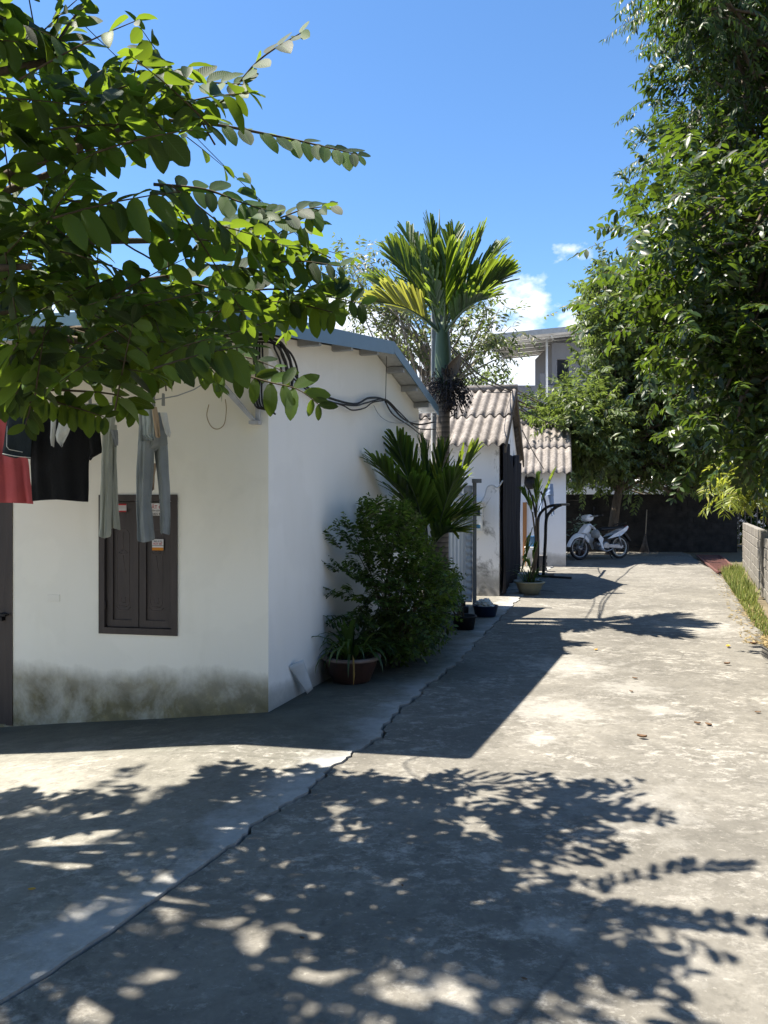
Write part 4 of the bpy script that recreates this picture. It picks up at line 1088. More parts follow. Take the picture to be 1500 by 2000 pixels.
# ------------------------------------------------------------------ washing
def cloth_mat(name, c, c2=None, sc=26):
    m = NT(name); n1 = m.noise(3, 5, .6); w = m.noise(180, 2, .5)
    m.base(m.ramp(n1, [(.3, c2 or tuple(x*.8 for x in c)), (.7, c)])); m.rough(.92); m.spec(.12)
    m.b.inputs['Sheen Weight'].default_value = .15
    m.bump(m.math('ADD', m.noise(sc, 4, .6), m.math('MULTIPLY', w, .3)), .5, .012); return m.mat
C_red = cloth_mat('coral_red_cotton', (.62,.13,.14)); C_blk = cloth_mat('black_cotton', (.012,.012,.013)); C_navy = cloth_mat('dark_navy_cotton', (.028,.038,.045))
C_wht = cloth_mat('white_cotton', (.72,.71,.66)); C_sage = cloth_mat('pale_sage_cotton', (.45,.46,.385)); C_jean = cloth_mat('washed_denim', (.285,.305,.30), (.19,.21,.21), 60)
C_pale = cloth_mat('pale_blue_cotton', (.50,.55,.54)); C_beige = cloth_mat('beige_cotton', (.52,.38,.25)); C_grey = cloth_mat('grey_cotton', (.25,.255,.26))
C_blue = cloth_mat('light_blue_cotton', (.24,.31,.44))
def garment(mb, rows, D, th=.022, folds=3, fa=.012, m=0, seed=0, nu=26, tilt=0):
    """rows: (py, xl, xr) from top to bottom; a soft flattened tube of cloth"""
    r = random.Random(seed); ph = [r.uniform(0,6.28) for _ in range(4)]
    ys_ = [a for a, _, _ in rows]; nv = 40
    def span(y):
        for (y0,a0,b0),(y1,a1,b1) in zip(rows, rows[1:]):
            if y0 <= y <= y1:
                t = (y-y0)/max(1e-6, y1-y0); return a0+(a1-a0)*t, b0+(b1-b0)*t
        return rows[-1][1:]
    def fn(u, v):
        y = ys_[0] + (ys_[-1]-ys_[0])*v; a, b = span(y)
        th_ = 2*math.pi*u; cx = math.cos(th_); sx = math.sin(th_)
        uu = .5 - .5*cx
        x = a + (b-a)*uu
        y2 = y + (2.2*math.sin(uu*5+ph[3]) if v > .96 else 0)*v
        fold = fa*(math.sin(folds*6.28*uu + ph[0] + v*1.2) + .5*math.sin(folds*13*uu + ph[1]-v*2) + .5*math.sin(v*7+uu*4+ph[2]) + .3*math.sin(v*17+uu*9+ph[3]) + .22*math.sin(uu*47+ph[1]+v*3))*(.5+.6*v)
        p = P(x, y2, D); p.y += -sx*th*(1-.4*abs(cx)) + fold + tilt*(uu-.5)
        p.x = (x-CX)/F*D; return p
    mb.grid(fn, nu*2, nv, m, True)
LZ = 2.27
line_a, line_b = V(-3.6, 5.42, LZ), V(-1.35, 5.02, LZ)
mb = MB(); mb.tube(smooth([line_a + V(-1.2,.2,.05), line_a, (line_a+line_b)/2 + V(0,0,-.04), line_b, line_b + V(.4,-.1,.28)]), .004, 6)
tag(mb.build('clothesline', M['steel_grey']), 'thin clothesline strung under the eave above the washing', 'clothesline')
gr = 'washing hung on the line under the tree'
def wash(name, label, cat, parts, mats, **k):
    mb = MB()
    for i, (rows, D, kw) in enumerate(parts): garment(mb, rows, D, seed=hash(label) % 97 + i if False else len(label)+i*3, **kw)
    return tag(mb.build(name, mats), label, cat, gr)
def lineY(px): # depth of the line seen at px
    k = (px-CX)/F
    d = line_b - line_a; t = (k*line_a.y - line_a.x)/(d.x - k*d.y); return (line_a + d*t).y
DR = 5.45
wash('shirt', 'coral red shirt hanging partly behind the navy one', 'shirt', [([(790,-70,30),(840,-78,40),(900,-72,56),(984,-80,64)], DR, dict(folds=4, fa=.02, th=.035))], C_red)
wash('shirt', 'black short-sleeved shirt hanging wide in front of the white wall', 'shirt',
     [([(796,92,160),(806,62,186),(860,60,178),(905,59,173),(940,62,173),(978,64,173)], 5.2, dict(folds=2, fa=.008, th=.03)),
      ([(800,150,178),(820,160,190),(850,164,197),(884,170,200),(897,172,176)], 5.21, dict(folds=1, fa=.004, th=.025)),
      ([(800,70,96),(830,52,80),(880,46,70),(894,52,66)], 5.21, dict(folds=1, fa=.004, th=.025))], C_blk)
ns = wash('shirt', 'dark navy shirt with thin white piping, left of the black one', 'shirt', [([(792,18,66),(830,12,64),(888,5,60),(893,30,60)], 5.1, dict(folds=1, fa=.006, th=.02))], C_navy)
wp = MB(); wp.tube([P(14,832,5.06), P(13,872,5.06), P(18,878,5.06), P(44,883,5.06)], .0025, 5); wp.tube([P(5,886,5.07), P(30,891,5.07), P(60,894,5.07)], .003, 5); wp.build('piping', C_wht, ns)
wash('sock', 'long white sock dangling in front of the black shirt', 'sock', [([(795,102,112),(820,99,110),(855,98,107),(871,100,105)], 5.05, dict(folds=1, fa=.004, th=.015))], C_wht)
wash('cloth', 'small white cloth with pointed corner in front of the black shirt', 'cloth', [([(812,127,141),(825,114,142),(850,108,132),(862,112,126),(871,119,121)], 5.04, dict(folds=1, fa=.006, th=.008))], C_wht)
wash('trousers', 'pale sage trousers hanging in front of the window', 'trousers',
     [([(815,200,226),(850,199,220),(950,196,217),(1046,192,216),(1049,193,214)], 5.18, dict(folds=2, fa=.012, th=.03)),
      ([(830,212,228),(900,214,228),(1000,216,231),(1033,216,235)], 5.24, dict(folds=1, fa=.01, th=.025))], [C_sage])
wash('cloth', 'narrow grey cloth beside the sage trousers', 'cloth', [([(840,216,230),(865,222,232),(871,224,231)], 5.15, dict(folds=1, fa=.004, th=.01))], C_grey)
wash('jeans', 'washed blue jeans hanging with one leg in front of the window', 'jeans',
     [([(806,272,322),(840,271,325),(868,270,328),(880,270,304)], 5.1, dict(folds=2, fa=.008, th=.03)),
      ([(862,270,302),(920,267,300),(980,266,296),(1054,268,303),(1057,270,301)], 5.09, dict(folds=2, fa=.01, th=.035)),
      ([(862,300,327),(900,303,329),(950,309,331),(1000,312,332),(1041,311,331),(1043,313,330)], 5.12, dict(folds=1, fa=.012, th=.03))], C_jean)
wash('cloth', 'pale blue cloth folded over the top of the jeans', 'cloth', [([(792,276,300),(820,278,304),(850,280,302),(859,296,302)], 5.05, dict(folds=2, fa=.006, th=.012))], C_pale)
wash('cloth', 'beige cloth hung beside the pale blue one', 'cloth', [([(795,296,306),(815,298,310),(845,303,313),(853,304,314)], 5.03, dict(folds=1, fa=.006, th=.012))], C_beige)
wash('cloth', 'white cloth hung at the outer side of the jeans', 'cloth', [([(806,312,326),(830,318,330),(845,322,334),(853,328,331)], 5.04, dict(folds=1, fa=.005, th=.012))], C_wht)
wash('cloth', 'thin peach strap seen between the jeans legs', 'cloth', [([(905,298,306),(930,298,302),(958,295,301)], 5.2, dict(folds=1, fa=.003, th=.008))], C_beige)

pegm = simple('faded_plastic_peg', (.30,.30,.28), (.22,.22,.21), 5, .5)
for i, px in enumerate((4, 44, 72, 100, 148, 176, 205, 222, 279, 300, 319)):
    D_ = lineY(px); k = (px-CX)/F; t = (k*D_ - line_a.x)/(line_b.x-line_a.x); p = V(k*D_, D_, LZ - .04*(1-abs(2*t-1)))
    mb = MB(); mb.prism([p+V(-.006,-.012,.02), p+V(.006,-.012,.02), p+V(.009,-.010,-.06), p+V(-.009,-.010,-.06)], V(0,.006,0)); mb.prism([p+V(-.006,.006,.02), p+V(.006,.006,.02), p+V(.009,.004,-.06), p+V(-.009,.004,-.06)], V(0,.006,0))
    tag(mb.build('clothes_peg', pegm), 'small plastic peg clipped on the clothesline among the leaves', 'peg', 'pegs on the clothesline')

# ------------------------------------------------------------------ basin with laundry
bc = P(948, 1205, 10.7); bc.z = .015
bs = empty('wash_basin', bc, 'dark blue plastic basin heaped with white laundry beside the tin shed', 'basin')
blue_p = simple('navy_plastic', (.012,.022,.055), (.01,.016,.04), 6, .35)
mb = MB(); mb.lathe([(0,0),(.13,0),(.145,.012),(.175,.14),(.182,.148),(.178,.152),(.165,.14),(.14,.03),(0,.03)], 32, bc); mb.build('tub', blue_p, bs)
lb = MB()
r4 = random.Random(4)
for i in range(9):
    a = r4.uniform(0,6.28); rr = r4.uniform(0,.085); c = bc + V(rr*math.cos(a), rr*math.sin(a), .135+r4.uniform(0,.06)); ph = [r4.uniform(0,6) for _ in range(4)]
    def bl(u, v, c=c, ph=ph):
        th, f = u*6.2832, (v-.5)*math.pi; rad = .07*(1+.35*math.sin(3*th+ph[0])*math.cos(f)+.25*math.sin(7*th+ph[1]+4*f)+.2*math.sin(9*f+ph[2]))
        return c + V(rad*math.cos(th)*math.cos(f), rad*math.sin(th)*math.cos(f), rad*.6*math.sin(f))
    lb.grid(bl, 26, 16, 0, True)
lb.build('laundry', C_wht, bs)
mb = MB(); mb.lathe([(0,0),(.07,0),(.075,.10),(.07,.13),(0,.13)], 20, bc + V(-.30,.05,0)); mb.lathe([(0,.13),(.03,.14),(.03,.2),(0,.2)], 12, bc + V(-.30,.05,0))
tag(mb.build('black_jug', M['black']), 'small black jug standing between the basin and the shed', 'jug')

# ------------------------------------------------------------------ potted palm in front of the net
pc2 = P(1034, 1160, 13.5); pc2.z = .0
glz = simple('pale_green_glaze', (.26,.26,.19), (.17,.17,.12), 6, .4, 0, .45)
pp2 = empty('potted_palm', pc2, 'thin potted palm in a pale green bowl standing in front of the netting', 'potted plant')
mb = MB(); mb.lathe([(0,0),(.15,0),(.17,.015),(.215,.12),(.235,.19)], 36, pc2); pt2 = mb.build('pot', glz, pp2)
mb = MB(); mb.lathe([(.236,.19),(.268,.195),(.27,.22),(.245,.228),(.222,.22),(.218,.18)], 36, pc2); mb.build('rim', glz, pt2)
mb = MB(); mb.lathe([(.22,.18),(.1,.2),(.0,.205)], 24, pc2); mb.build('soil', earth, pp2)
sb2 = pc2 + V(0,0,.19)
for i, (top, D) in enumerate((((1047,985),13.5),((1040,1000),13.45),((1052,1010),13.55))):
    mb = MB(); mb.tube(smooth([sb2 + V(.05*(i-1),0,0), P(1045+2*i,1080,13.5), P(top[0],top[1],D)], 5), .016, 7); mb.build('stem', M['bark'] if i else M['twig'], pp2)
for (t, D, b, sag, roll, n, ll) in (((1054,935),13.4,(1048,1005),.05,.3,12,.30), ((1082,925),13.6,(1050,1000),.05,-.3,10,.26), ((1022,965),13.3,(1042,1010),.14,.3,10,.28), ((1030,1085),13.2,(1040,1030),.2,.1,14,.32), ((1022,1110),13.5,(1040,1060),.3,.2,10,.22), ((1048,1068),13.2,(1040,1105),.25,0,9,.18), ((1026,1095),13.0,(1038,1120),.3,.1,9,.16)):
    frond(pp2, P(b[0], b[1], D), P(t[0], t[1], D), sag, n, ll, .035, M['palmleaf'], roll, stalkr=.008, bare=.2, spread=30)
straps('foliage', pc2 + V(0,0,.19), 34, (.2,.5), .028, M['lily'], pp2, random.Random(8), .8, .12, (.8,1.5))
# black bent-pipe stand
st_ = empty('pipe_stand', (3.45, 16.6, 0), 'black stand of bent steel pipes standing by the far white wall', 'stand')
Dp = 16.6
def pipe(pts, r=.028, D=Dp):
    mb = MB(); mb.tube(smooth([P(x, y, D if len(q_) == 0 else q_[0]) for x, y, *q_ in pts], 6), r, 9); mb.build('pipe', M['black'], st_)
pipe([(1050,1126),(1051,1070),(1051,1020),(1056,1002),(1070,990),(1090,986),(1111,985,18.5)], .03)
pipe([(1061,1126),(1065,1060),(1067,1015),(1075,1000),(1087,990),(1096,986)], .034, 16.5)
pipe([(1066,1018),(1066,990),(1062,972),(1056,960)], .022, 16.55)
pipe([(1046,1010),(1040,975),(1031,953)], .02, 16.5)
mb = MB(); f0 = P(1060,1127,16.6); mb.tube([V(f0.x-.3,f0.y+.05,.04), V(f0.x+.5,f0.y-.5,.04)], .025, 8); mb.tube([V(f0.x-.4,f0.y-.35,.04), V(f0.x+.3,f0.y+.3,.04)], .025, 8); mb.build('foot', M['black'], st_)
mb = MB(); mb.tube([P(998,1151,14.1)*1 , P(1082,1157,13.8)], .018, 8)
for i in range(len(mb.v)): mb.v[i] = (mb.v[i][0], mb.v[i][1], max(.004, mb.v[i][2]-mb.v[i][2]+.02 + (mb.v[i][2]-P(1040,1154,13.9).z)*.2))
tag(mb.build('ground_pipe', M['black']), 'black pipe lying on the ground behind the pale green bowl', 'pipe')
# things on the far white wall
def h3pt(px, py, off=.05):
    A3 = V(4.62,19.5,0) + h3f*off; k = (px-CX)/F; u = (A3.x - k*A3.y)/(k*h3l.y - h3l.x); p = A3 + h3l*u
    return V(p.x, p.y, CAMZ - (py-HY)/F*p.y)
mb = MB()
c = h3pt(1036.5, 943, .07)
mb.tube([c - h3f*.03, c - h3f*.0, c + h3f*.05, c + h3f*.07], [.16,.165,.13,.02], 24)
tag(mb.build('black_pan', M['black']), 'round black pan hung on the far white wall', 'pan')
mb = MB(); c = h3pt(1027.5, 935, .06); mb.tube([c+V(0,0,.06), c-V(0,0,.06)], [.03,.045], 10); mb.tube([c+V(0,0,.06), c+V(0,0,.1)], [.012,.012], 8)
tag(mb.build('black_ladle', M['black']), 'small black ladle hung beside the round pan', 'ladle')
mb = MB(); c = h3pt(1031, 962, .03); mb.box(c, h3l*.06, h3f*.02, V(0,0,.07)); tag(mb.build('wall_box', M['soffit'], bevel=.005), 'grey box fixed to the far white wall below the pan', 'wall box')
def gar3(rows, D, mb, **k): garment(mb, rows, D, **k)
mb = MB()
Dg = 19.0
garment(mb, [(945,1068,1080),(960,1062,1081),(968,1058,1082)], Dg, th=.05, fa=.01, folds=1)
garment(mb, [(962,1058,1066),(985,1054,1060),(1000,1052,1058)], Dg+.02, th=.04, fa=.01, folds=1, seed=2)
garment(mb, [(960,1069,1081),(985,1074,1082),(1006,1077,1083)], Dg+.01, th=.04, fa=.01, folds=1, seed=4)
tag(mb.build('trousers', C_blue), 'light blue trousers hung against the far white wall', 'trousers')
mb = MB(); c = h3pt(1025, 1010, .09); mb.box(V(c.x, c.y, .82), h3l*.05, h3f*.012 + V(0,0,.0), V(0,0,.82)); tag(mb.build('plywood_board', simple('orange_plywood', (.42,.19,.07), (.30,.13,.05), 4, .7, .1, .3, 0, 5, (6,6,.5))), 'orange plywood board leaning by the far white wall', 'board')
c = h3pt(1038, 1067, .35)
stl = empty('plastic_stool', (c.x, c.y, 0), 'white plastic stool under the blue bucket', 'stool')
mb = MB(); mb.box((c.x, c.y, .5), (.15,0,0), (0,.15,0), (0,0,.02)); mb.build('seat', M['white_plastic'], stl, bevel=.01)
for sx in (-1,1):
    for sy in (-1,1):
        mb = MB(); mb.tube([V(c.x+sx*.12, c.y+sy*.12, .49), V(c.x+sx*.15, c.y+sy*.15, 0)], .018, 8); mb.build('leg', M['white_plastic'], stl)
mb = MB(); mb.lathe([(0,.521),(.10,.521),(.125,.78),(.132,.785),(.125,.79),(.115,.77),(.09,.54),(0,.54)], 24, (c.x, c.y, 0)); bk = mb.build('bucket', simple('blue_plastic', (.02,.11,.26), None, 5, .4)); tag(bk, 'blue plastic bucket standing on the white stool', 'bucket')
mb = MB()
c = P(1054, 1112, 18.2)
for i in range(9):
    mb.box((c.x+rng.uniform(-.015,.015), c.y, .025+i*.042), (.15,0,0), (0,.11,0), (0,0,.018))
tag(mb.build('tile_stack', simple('grey_tile', (.19,.18,.17), (.11,.10,.10), 9, .9, .2)), 'stack of weathered grey tiles at the foot of the pipe stand', 'tiles')

# ------------------------------------------------------------------ motorbike
def motorbike():
    root = empty('motorbike', (0,0,0), 'white underbone motorbike parked against the back corner', 'motorbike')
    W_ = simple('white_bike_paint', (.74,.75,.77), (.68,.69,.71), 3, .25, 0, .5); K = M['black']; al = simple('cast_alloy', (.38,.38,.39), (.24,.24,.25), 20, .4, .1, .5, .6)
    seatm = simple('seat_vinyl', (.022,.023,.026), None, 30, .45, .1); cream = simple('whitewall_rim', (.55,.53,.47), (.45,.43,.38), 8, .5)
    def wheel(x, rimm):
        mb = MB(); n = 40
        mb.tube([V(x+.265*math.cos(a), 0, .295+.265*math.sin(a)) for a in [2*math.pi*i/n for i in range(n+1)]], .034, 8, 0, False); w = mb.build('wheel', K, root)
        mb = MB(); mb.tube([V(x+.222*math.cos(a), 0, .295+.222*math.sin(a)) for a in [2*math.pi*i/n for i in range(n+1)]], .019, 8, 0, False); mb.build('rim', rimm, w)
        mb = MB()
        for i in range(18):
            a = 2*math.pi*i/18; s = .03*(1 if i % 2 else -1); b = a + .25*(1 if i % 4 < 2 else -1)
            mb.tube([V(x+.05*math.cos(a), s, .295+.05*math.sin(a)), V(x+.215*math.cos(b), 0, .295+.215*math.sin(b))], .003, 4)
        mb.build('spokes', al, w)
        mb = MB(); mb.tube([V(x,-.06,.295), V(x,-.055,.295), V(x,.055,.295), V(x,.06,.295)], [.03,.06,.06,.03], 16); mb.build('hub', al, w)
    wheel(-.63, al); wheel(.63, cream)
    def plate(name, prof, y0, y1, mat, bevel=.012):
        mb = MB(); mb.prism([V(x, y0, z) for x, z in prof], V(0, y1-y0, 0)); return mb.build(name, mat, root, bevel=bevel)
    for s in (-1, 1):
        mb = MB(); mb.tube([V(-.63, s*.075, .295), V(-.52, s*.075, .56), V(-.45, s*.06, .74)], [.02,.022,.026], 10); mb.build('fork', al, root)
    # front mudguard: curved shell
    mb = MB()
    def mg(u, v):
        a = R(175 - 145*u); w = (v-.5)*2; rr = .325 - .04*w*w
        return V(-.62 + rr*1.02*math.cos(a) - (.05 if u < .25 else 0)*(1-u*4), w*.075, .30 + rr*math.sin(a)*(1.03 + .1*math.sin(u*3.1)))
    mb.grid(mg, 18, 8, 0, True); mb.build('front_mudguard', W_, root, solid=.01)
    plate('mudguard_side', [(-.88,.50),(-.72,.60),(-.50,.64),(-.37,.52),(-.38,.40),(-.44,.45),(-.52,.53),(-.66,.56),(-.78,.53)], -.082, .082, W_)
    # leg shield: left and right wings sweeping down
    for s in (-1, 1):
        mb = MB(); y0 = s*.05; y1 = s*.19
        a = [V(-.40,s*.07,.86), V(-.30,s*.16,.80), V(-.22,s*.20,.55), V(-.07,s*.19,.24), V(-.02,s*.17,.26), V(-.06,s*.18,.40), V(-.02,s*.17,.52), V(-.12,s*.16,.62), V(-.22,s*.14,.74), V(-.30,s*.06,.88)]
        mb.prism(a, V(0, s*.02, 0)); mb.build('leg_shield', W_, root, bevel=.008)
    plate('front_cowl', [(-.62,.66),(-.50,.80),(-.40,.88),(-.30,.90),(-.28,.80),(-.36,.68),(-.46,.62)], -.10, .10, W_, .03)
    plate('headlight_cowl', [(-.48,.98),(-.44,1.10),(-.32,1.13),(-.22,1.07),(-.24,.99),(-.34,.94)], -.11, .11, W_, .035)
    mb = MB(); mb.tube([V(-.505,0,1.03), V(-.485,0,1.035), V(-.46,0,1.04)], [.03,.065,.07], 18); mb.build('headlight', simple('headlight_glass', (.5,.55,.58), None, 5, .1, 0, .6), root)
    mb = MB(); mb.tube([V(-.28,-.33,1.08), V(-.33,-.2,1.07), V(-.35,0,1.05), V(-.33,.2,1.07), V(-.28,.33,1.08)], .014, 8); hb = mb.build('handlebar', al, root)
    for s in (-1, 1):
        mb = MB(); mb.tube([V(-.275,s*.33,1.08), V(-.235,s*.44,1.085)], .02, 10); mb.build('grip', K, hb)
        mb = MB(); mb.tube([V(-.33,s*.22,1.08), V(-.36,s*.26,1.22)], .007, 6); mb.tube([V(-.355,s*.26,1.26), V(-.345,s*.26,1.26), V(-.335,s*.26,1.26)], [.03,.042,.03], 14); mb.build('mirror', K, root)
    # seat
    mb = MB()
    def seat(u, v):
        x = .02 + .70*u; a = 2*math.pi*v; w = .115 - .03*(1-u)*(1-u) - .03*u**4; h = .05 + .012*math.sin(u*6)
        return V(x, w*math.cos(a), .745 + .06*u**2 + h*math.sin(a)*(1 if math.sin(a) > 0 else .7))
    mb.grid(seat, 18, 16, 0, True)
    mb.poly([seat(0, i/16) for i in range(16)], 0); mb.poly([seat(1, i/16) for i in range(16)], 0)
    mb.build('seat', seatm, root)
    for s in (-1, 1):
        mb = MB(); mb.prism([V(.14,s*.12,.50), V(.34,s*.14,.62), V(.60,s*.13,.72), V(.84,s*.09,.83), V(.88,s*.08,.80), V(.80,s*.1,.70), V(.58,s*.14,.58), V(.30,s*.14,.53)], V(0,s*.015,0)); mb.build('side_cowl', W_, root, bevel=.006)
    plate('rear_mudguard', [(.74,.72),(.80,.70),(.98,.45),(.96,.42),(.90,.47),(.72,.66)], -.06, .06, K)
    mb = MB(); mb.tube([V(.86,0,.80), V(.90,0,.77), V(.905,0,.72)], [.05,.05,.03], 12); mb.build('tail_light', simple('red_lens', (.35,.02,.02), None, 5, .2), root)
    mb = MB(); mb.tube([V(.55,-.1,.84), V(.72,-.11,.89), V(.84,-.06,.90), V(.84,.06,.90), V(.72,.11,.89), V(.55,.1,.84)], .011, 8); mb.build('grab_rail', K, root)
    # engine + frame
    plate('frame', [(-.10,.58),(.05,.50),(.20,.56),(.70,.64),(.68,.56),(.28,.46),(.10,.38),(-.04,.42)], -.09, .09, K)
    mb = MB(); mb.tube([V(-.12,0,.34), V(-.06,0,.36), V(.04,0,.37), V(.08,0,.36)], [.075,.085,.085,.06], 14); mb.tube([V(.12,-.13,.33), V(.12,-.1,.33), V(.12,.1,.33), V(.12,.13,.33)], [.08,.115,.115,.08], 18); mb.tube([V(.02,-.12,.28), V(.02,.12,.28)], .07, 14); mb.build('engine', al, root)
    mb = MB(); mb.tube(smooth([V(-.1,-.11,.26), V(.1,-.14,.2), V(.3,-.15,.26)], 4), .016, 8); mb.tube([V(.28,.15,.25), V(.34,.15,.28), V(.76,.16,.38), V(.80,.16,.39)], [.025,.048,.05,.03], 14); mb.build('exhaust', al, root)
    plate('chain_case', [(.14,.38),(.62,.36),(.68,.30),(.62,.25),(.14,.29)], -.115, -.09, al)
    for s in (-1,1):
        mb = MB(); mb.tube([V(.60,s*.11,.32), V(.52,s*.12,.60)], [.022,.03], 10); mb.build('shock_absorber', al, root)
    mb = MB(); mb.tube([V(.02,-.28,.26), V(.02,.28,.26)], .013, 8); mb.tube([V(.02,-.19,.26), V(.02,-.28,.26)], .02, 8); mb.build('footrest', K, root)
    mb = MB(); mb.tube([V(.14,-.1,.24), V(.17,-.26,.015)], .012, 8); mb.build('kickstand', K, root)
    # small grey bag hung inside the leg shield
    return root
bike = motorbike()
bike.location = (6.27, 22.3, 0); bike.rotation_euler = (R(-3), 0, math.atan2(.62, 1.35)); bike.scale = (1.16,)*3
mb = MB(); hp = P(1163, 1044, 22.05); mb.lathe([(0,.15),(.06,.14),(.115,.08),(.13,.0),(.12,-.07),(.09,-.1),(0,-.1)], 20, hp); o = mb.build('helmet', simple('grey_helmet', (.30,.31,.30), (.2,.2,.2), 8, .4)); tag(o, 'grey helmet hung behind the white leg shield of the motorbike', 'helmet')
ppx = P(1134, 1085, 23.3); ppx.z = 0
vp = empty('potted_plant', ppx, 'pale variegated potted plant standing behind the motorbike front', 'potted plant')
mb = MB(); mb.lathe([(0,0),(.14,0),(.18,.28),(.17,.28),(0,.26)], 20, ppx); mb.build('pot', glaze, vp)
lv = Leaves(); rr = random.Random(77)
for i in range(150):
    p = ppx + V(rr.gauss(.05,.2), rr.gauss(0,.15), rr.uniform(.3, 1.25)); lv.add(p, V(rr.uniform(-1,1), rr.uniform(-1,.4), rr.uniform(-.2,.8)), V(rr.uniform(-.5,.5), -.6, .8), .15, .07, .1, .1)
lv.build('foliage', leaf_mat('variegated_leaf', (.30,.36,.28), (.10,.15,.10), (.2,.28,.12), .25, .5, .3, (.42,.46,.38), vein=False), vp, 'small')
mb = MB()
for k in range(5): mb.tube(smooth([ppx+V(0,0,.25), ppx+V(.1*(k-2),0,.6), ppx+V(.14*(k-2),rr.uniform(-.1,.1),1.1)],3), .008, 5)
mb.build('stem', M['twig'], vp)

# ------------------------------------------------------------------ back wall, gate, right wall, grate, broom
def blockwall(name, label, a, b, h, t, bw, bh, mats, outn, seed, gap=.018, parts=None, bev=.008, zb=0):
    r = random.Random(seed); a = Vector(a); b = Vector(b); d = (b-a).normalized(); L = (b-a).length; n = Vector(outn)
    mb = MB(); c = (a+b)/2; mb.box(V(c.x, c.y, h/2-.03+zb), d*(L/2-.01), n*(t/2-.008), V(0,0,h/2-.012), 1)
    rows = int(round(h/bh)); bh = h/rows
    for j in range(rows):
        u = -(bw/2 if j % 2 else 0)
        while u < L:
            u0 = max(0, u); u1 = min(L, u+bw)
            if u1-u0 > .05:
                dz = r.uniform(-.003,.003); o = r.uniform(-.005,.005)
                mb.box(a + d*((u0+u1)/2) + n*o + V(0,0,zb+(j+.5)*bh+dz), d*((u1-u0)/2-gap/2), n*(t/2), V(0,0,bh/2-gap/2), 0)
            u += bw
    o = mb.build(name, mats, None, bevel=bev); return tag(o, label, 'wall')
blockwall('block_wall', 'dark block wall closing the end of the lane', (4.6,25.9,0), (11.9,25.9,0), 1.95, .14, .40, .19, [M['oldblock'], M['oldblock']], (0,-1,0), 3)
dr = V(-3.24,-7.8,0).normalized(); nr = V(dr.y,-dr.x,0)
if nr.x > 0: nr = -nr
w0 = V(9.29,19.9,0); w1 = V(9.29,19.9,0) + dr*7.35; w2 = w1 + dr*.16; w3 = w2 + dr*9.2
blockwall('block_wall', 'low grey block wall section beside the gate end of the lane', w0 - nr*.06, w1 - nr*.06, 1.12, .12, .40, .187, [M['block'], M['mortar']], nr, 5)
mb = MB(); pcx = (w1+w2)/2 - nr*.05; mb.box(V(pcx.x,pcx.y,.55), dr*.078, nr*.085, V(0,0,.55)); tag(mb.build('wall_pier', M['block'], bevel=.01), 'narrow block pier between the two low wall sections', 'pier')
blockwall('block_wall', 'nearer low grey block wall section with white mortar patches', w2 - nr*.06, w3 - nr*.06, 1.02, .12, .40, .17, [M['block'], M['mortar']], nr, 6)
# gate
ga = V(12.05,27.0,0)
gt_ = empty('metal_gate', ga, 'rusty grey barred metal gate beyond the end of the block wall', 'gate')
gm = simple('dull_gate_paint', (.17,.155,.13), (.10,.09,.075), 8, .6)
mb = MB(); gw_ = 1.5; gh = 1.85
for x in (0, gw_): mb.abox(ga.x+x-.03, ga.x+x+.03, 26.97, 27.03, .12, gh)
for z in (.15, gh-.03): mb.abox(ga.x+.031, ga.x+gw_-.031, 26.975, 27.025, z-.03, z+.03)
mb.build('frame', gm, gt_)
mb = MB()
for i in range(1, 7): mb.abox(ga.x+i*gw_/7-.013, ga.x+i*gw_/7+.013, 26.985, 27.015, .18, gh-.06)
mb.build('bars', gm, gt_)
mb = MB(); mb.tube([V(ga.x+.05,26.95,1.35), V(ga.x+.7,26.95,.98), V(ga.x+.05,26.95,.72)], .025, 6); mb.tube([V(ga.x+.05,26.95,1.02), V(ga.x+.5,26.95,1.0)], .018, 6); mb.build('brace', gm, gt_)
# drain grate
gA, gB, gC, gD = V(7.62,17.55,.004), V(8.2,17.8,.004), V(10.25,23.4,.004), V(9.6,23.6,.004)
rust = simple('rust_red_paint', (.15,.065,.055), (.08,.042,.036), 6, .75, .2)
dg_ = empty('drain_grate', (gA+gC)/2, 'long rust-red drain grate set along the lane edge', 'grate')
mb = MB()
for a, b in ((gA,gD),(gB,gC),(gA,gB),(gD,gC)):
    d = (b-a).normalized(); s = V(-d.y,d.x,0); mb.box((a+b)/2 + V(0,0,.028), d*((b-a).length/2), s*.022, V(0,0,.022))
mb.build('frame', rust, dg_)
mb = MB()
for i in range(1, 27):
    t = i/27; a = gA.lerp(gD, t); b = gB.lerp(gC, t); d = (b-a).normalized(); s = V(-d.y,d.x,0); mb.box((a+b)/2 + V(0,0,.024), d*((b-a).length/2-.024), s*.05, V(0,0,.014))
for k in range(1, 4):
    a = gA.lerp(gB, k/4); b = gD.lerp(gC, k/4); d = (b-a).normalized(); s = V(-d.y,d.x,0); mb.box((a+b)/2 + V(0,0,.016), d*((b-a).length/2-.03), s*.012, V(0,0,.012))
mb.build('bars', rust, dg_)
# broom
bb = P(1259, 1076, 25.5); bb.z = 0
br = empty('broom', bb, 'long-handled broom standing upside against the dark back wall', 'broom')
br['label'] = 'long-handled twig broom propped against the dark back wall'
mb = MB(); mb.tube([V(bb.x+.03,bb.y,.55), V(bb.x+.16,bb.y+.25,1.42)], .016, 8); mb.build('handle', simple('pale_stick', (.42,.36,.28), None, 8, .8), br)
mb = MB()
for i in range(70):
    a = rng.uniform(-1,1); mb.tube([V(bb.x+.03+a*.02,bb.y,.62), V(bb.x+a*.08,bb.y-.02+rng.uniform(-.03,.03),.3), V(bb.x-.02+a*.17,bb.y-.04+rng.uniform(-.05,.05),.01)], .005, 3)
mb.build('bristles', simple('twig_bristles', (.22,.19,.17), (.12,.10,.09), 8, .9), br)

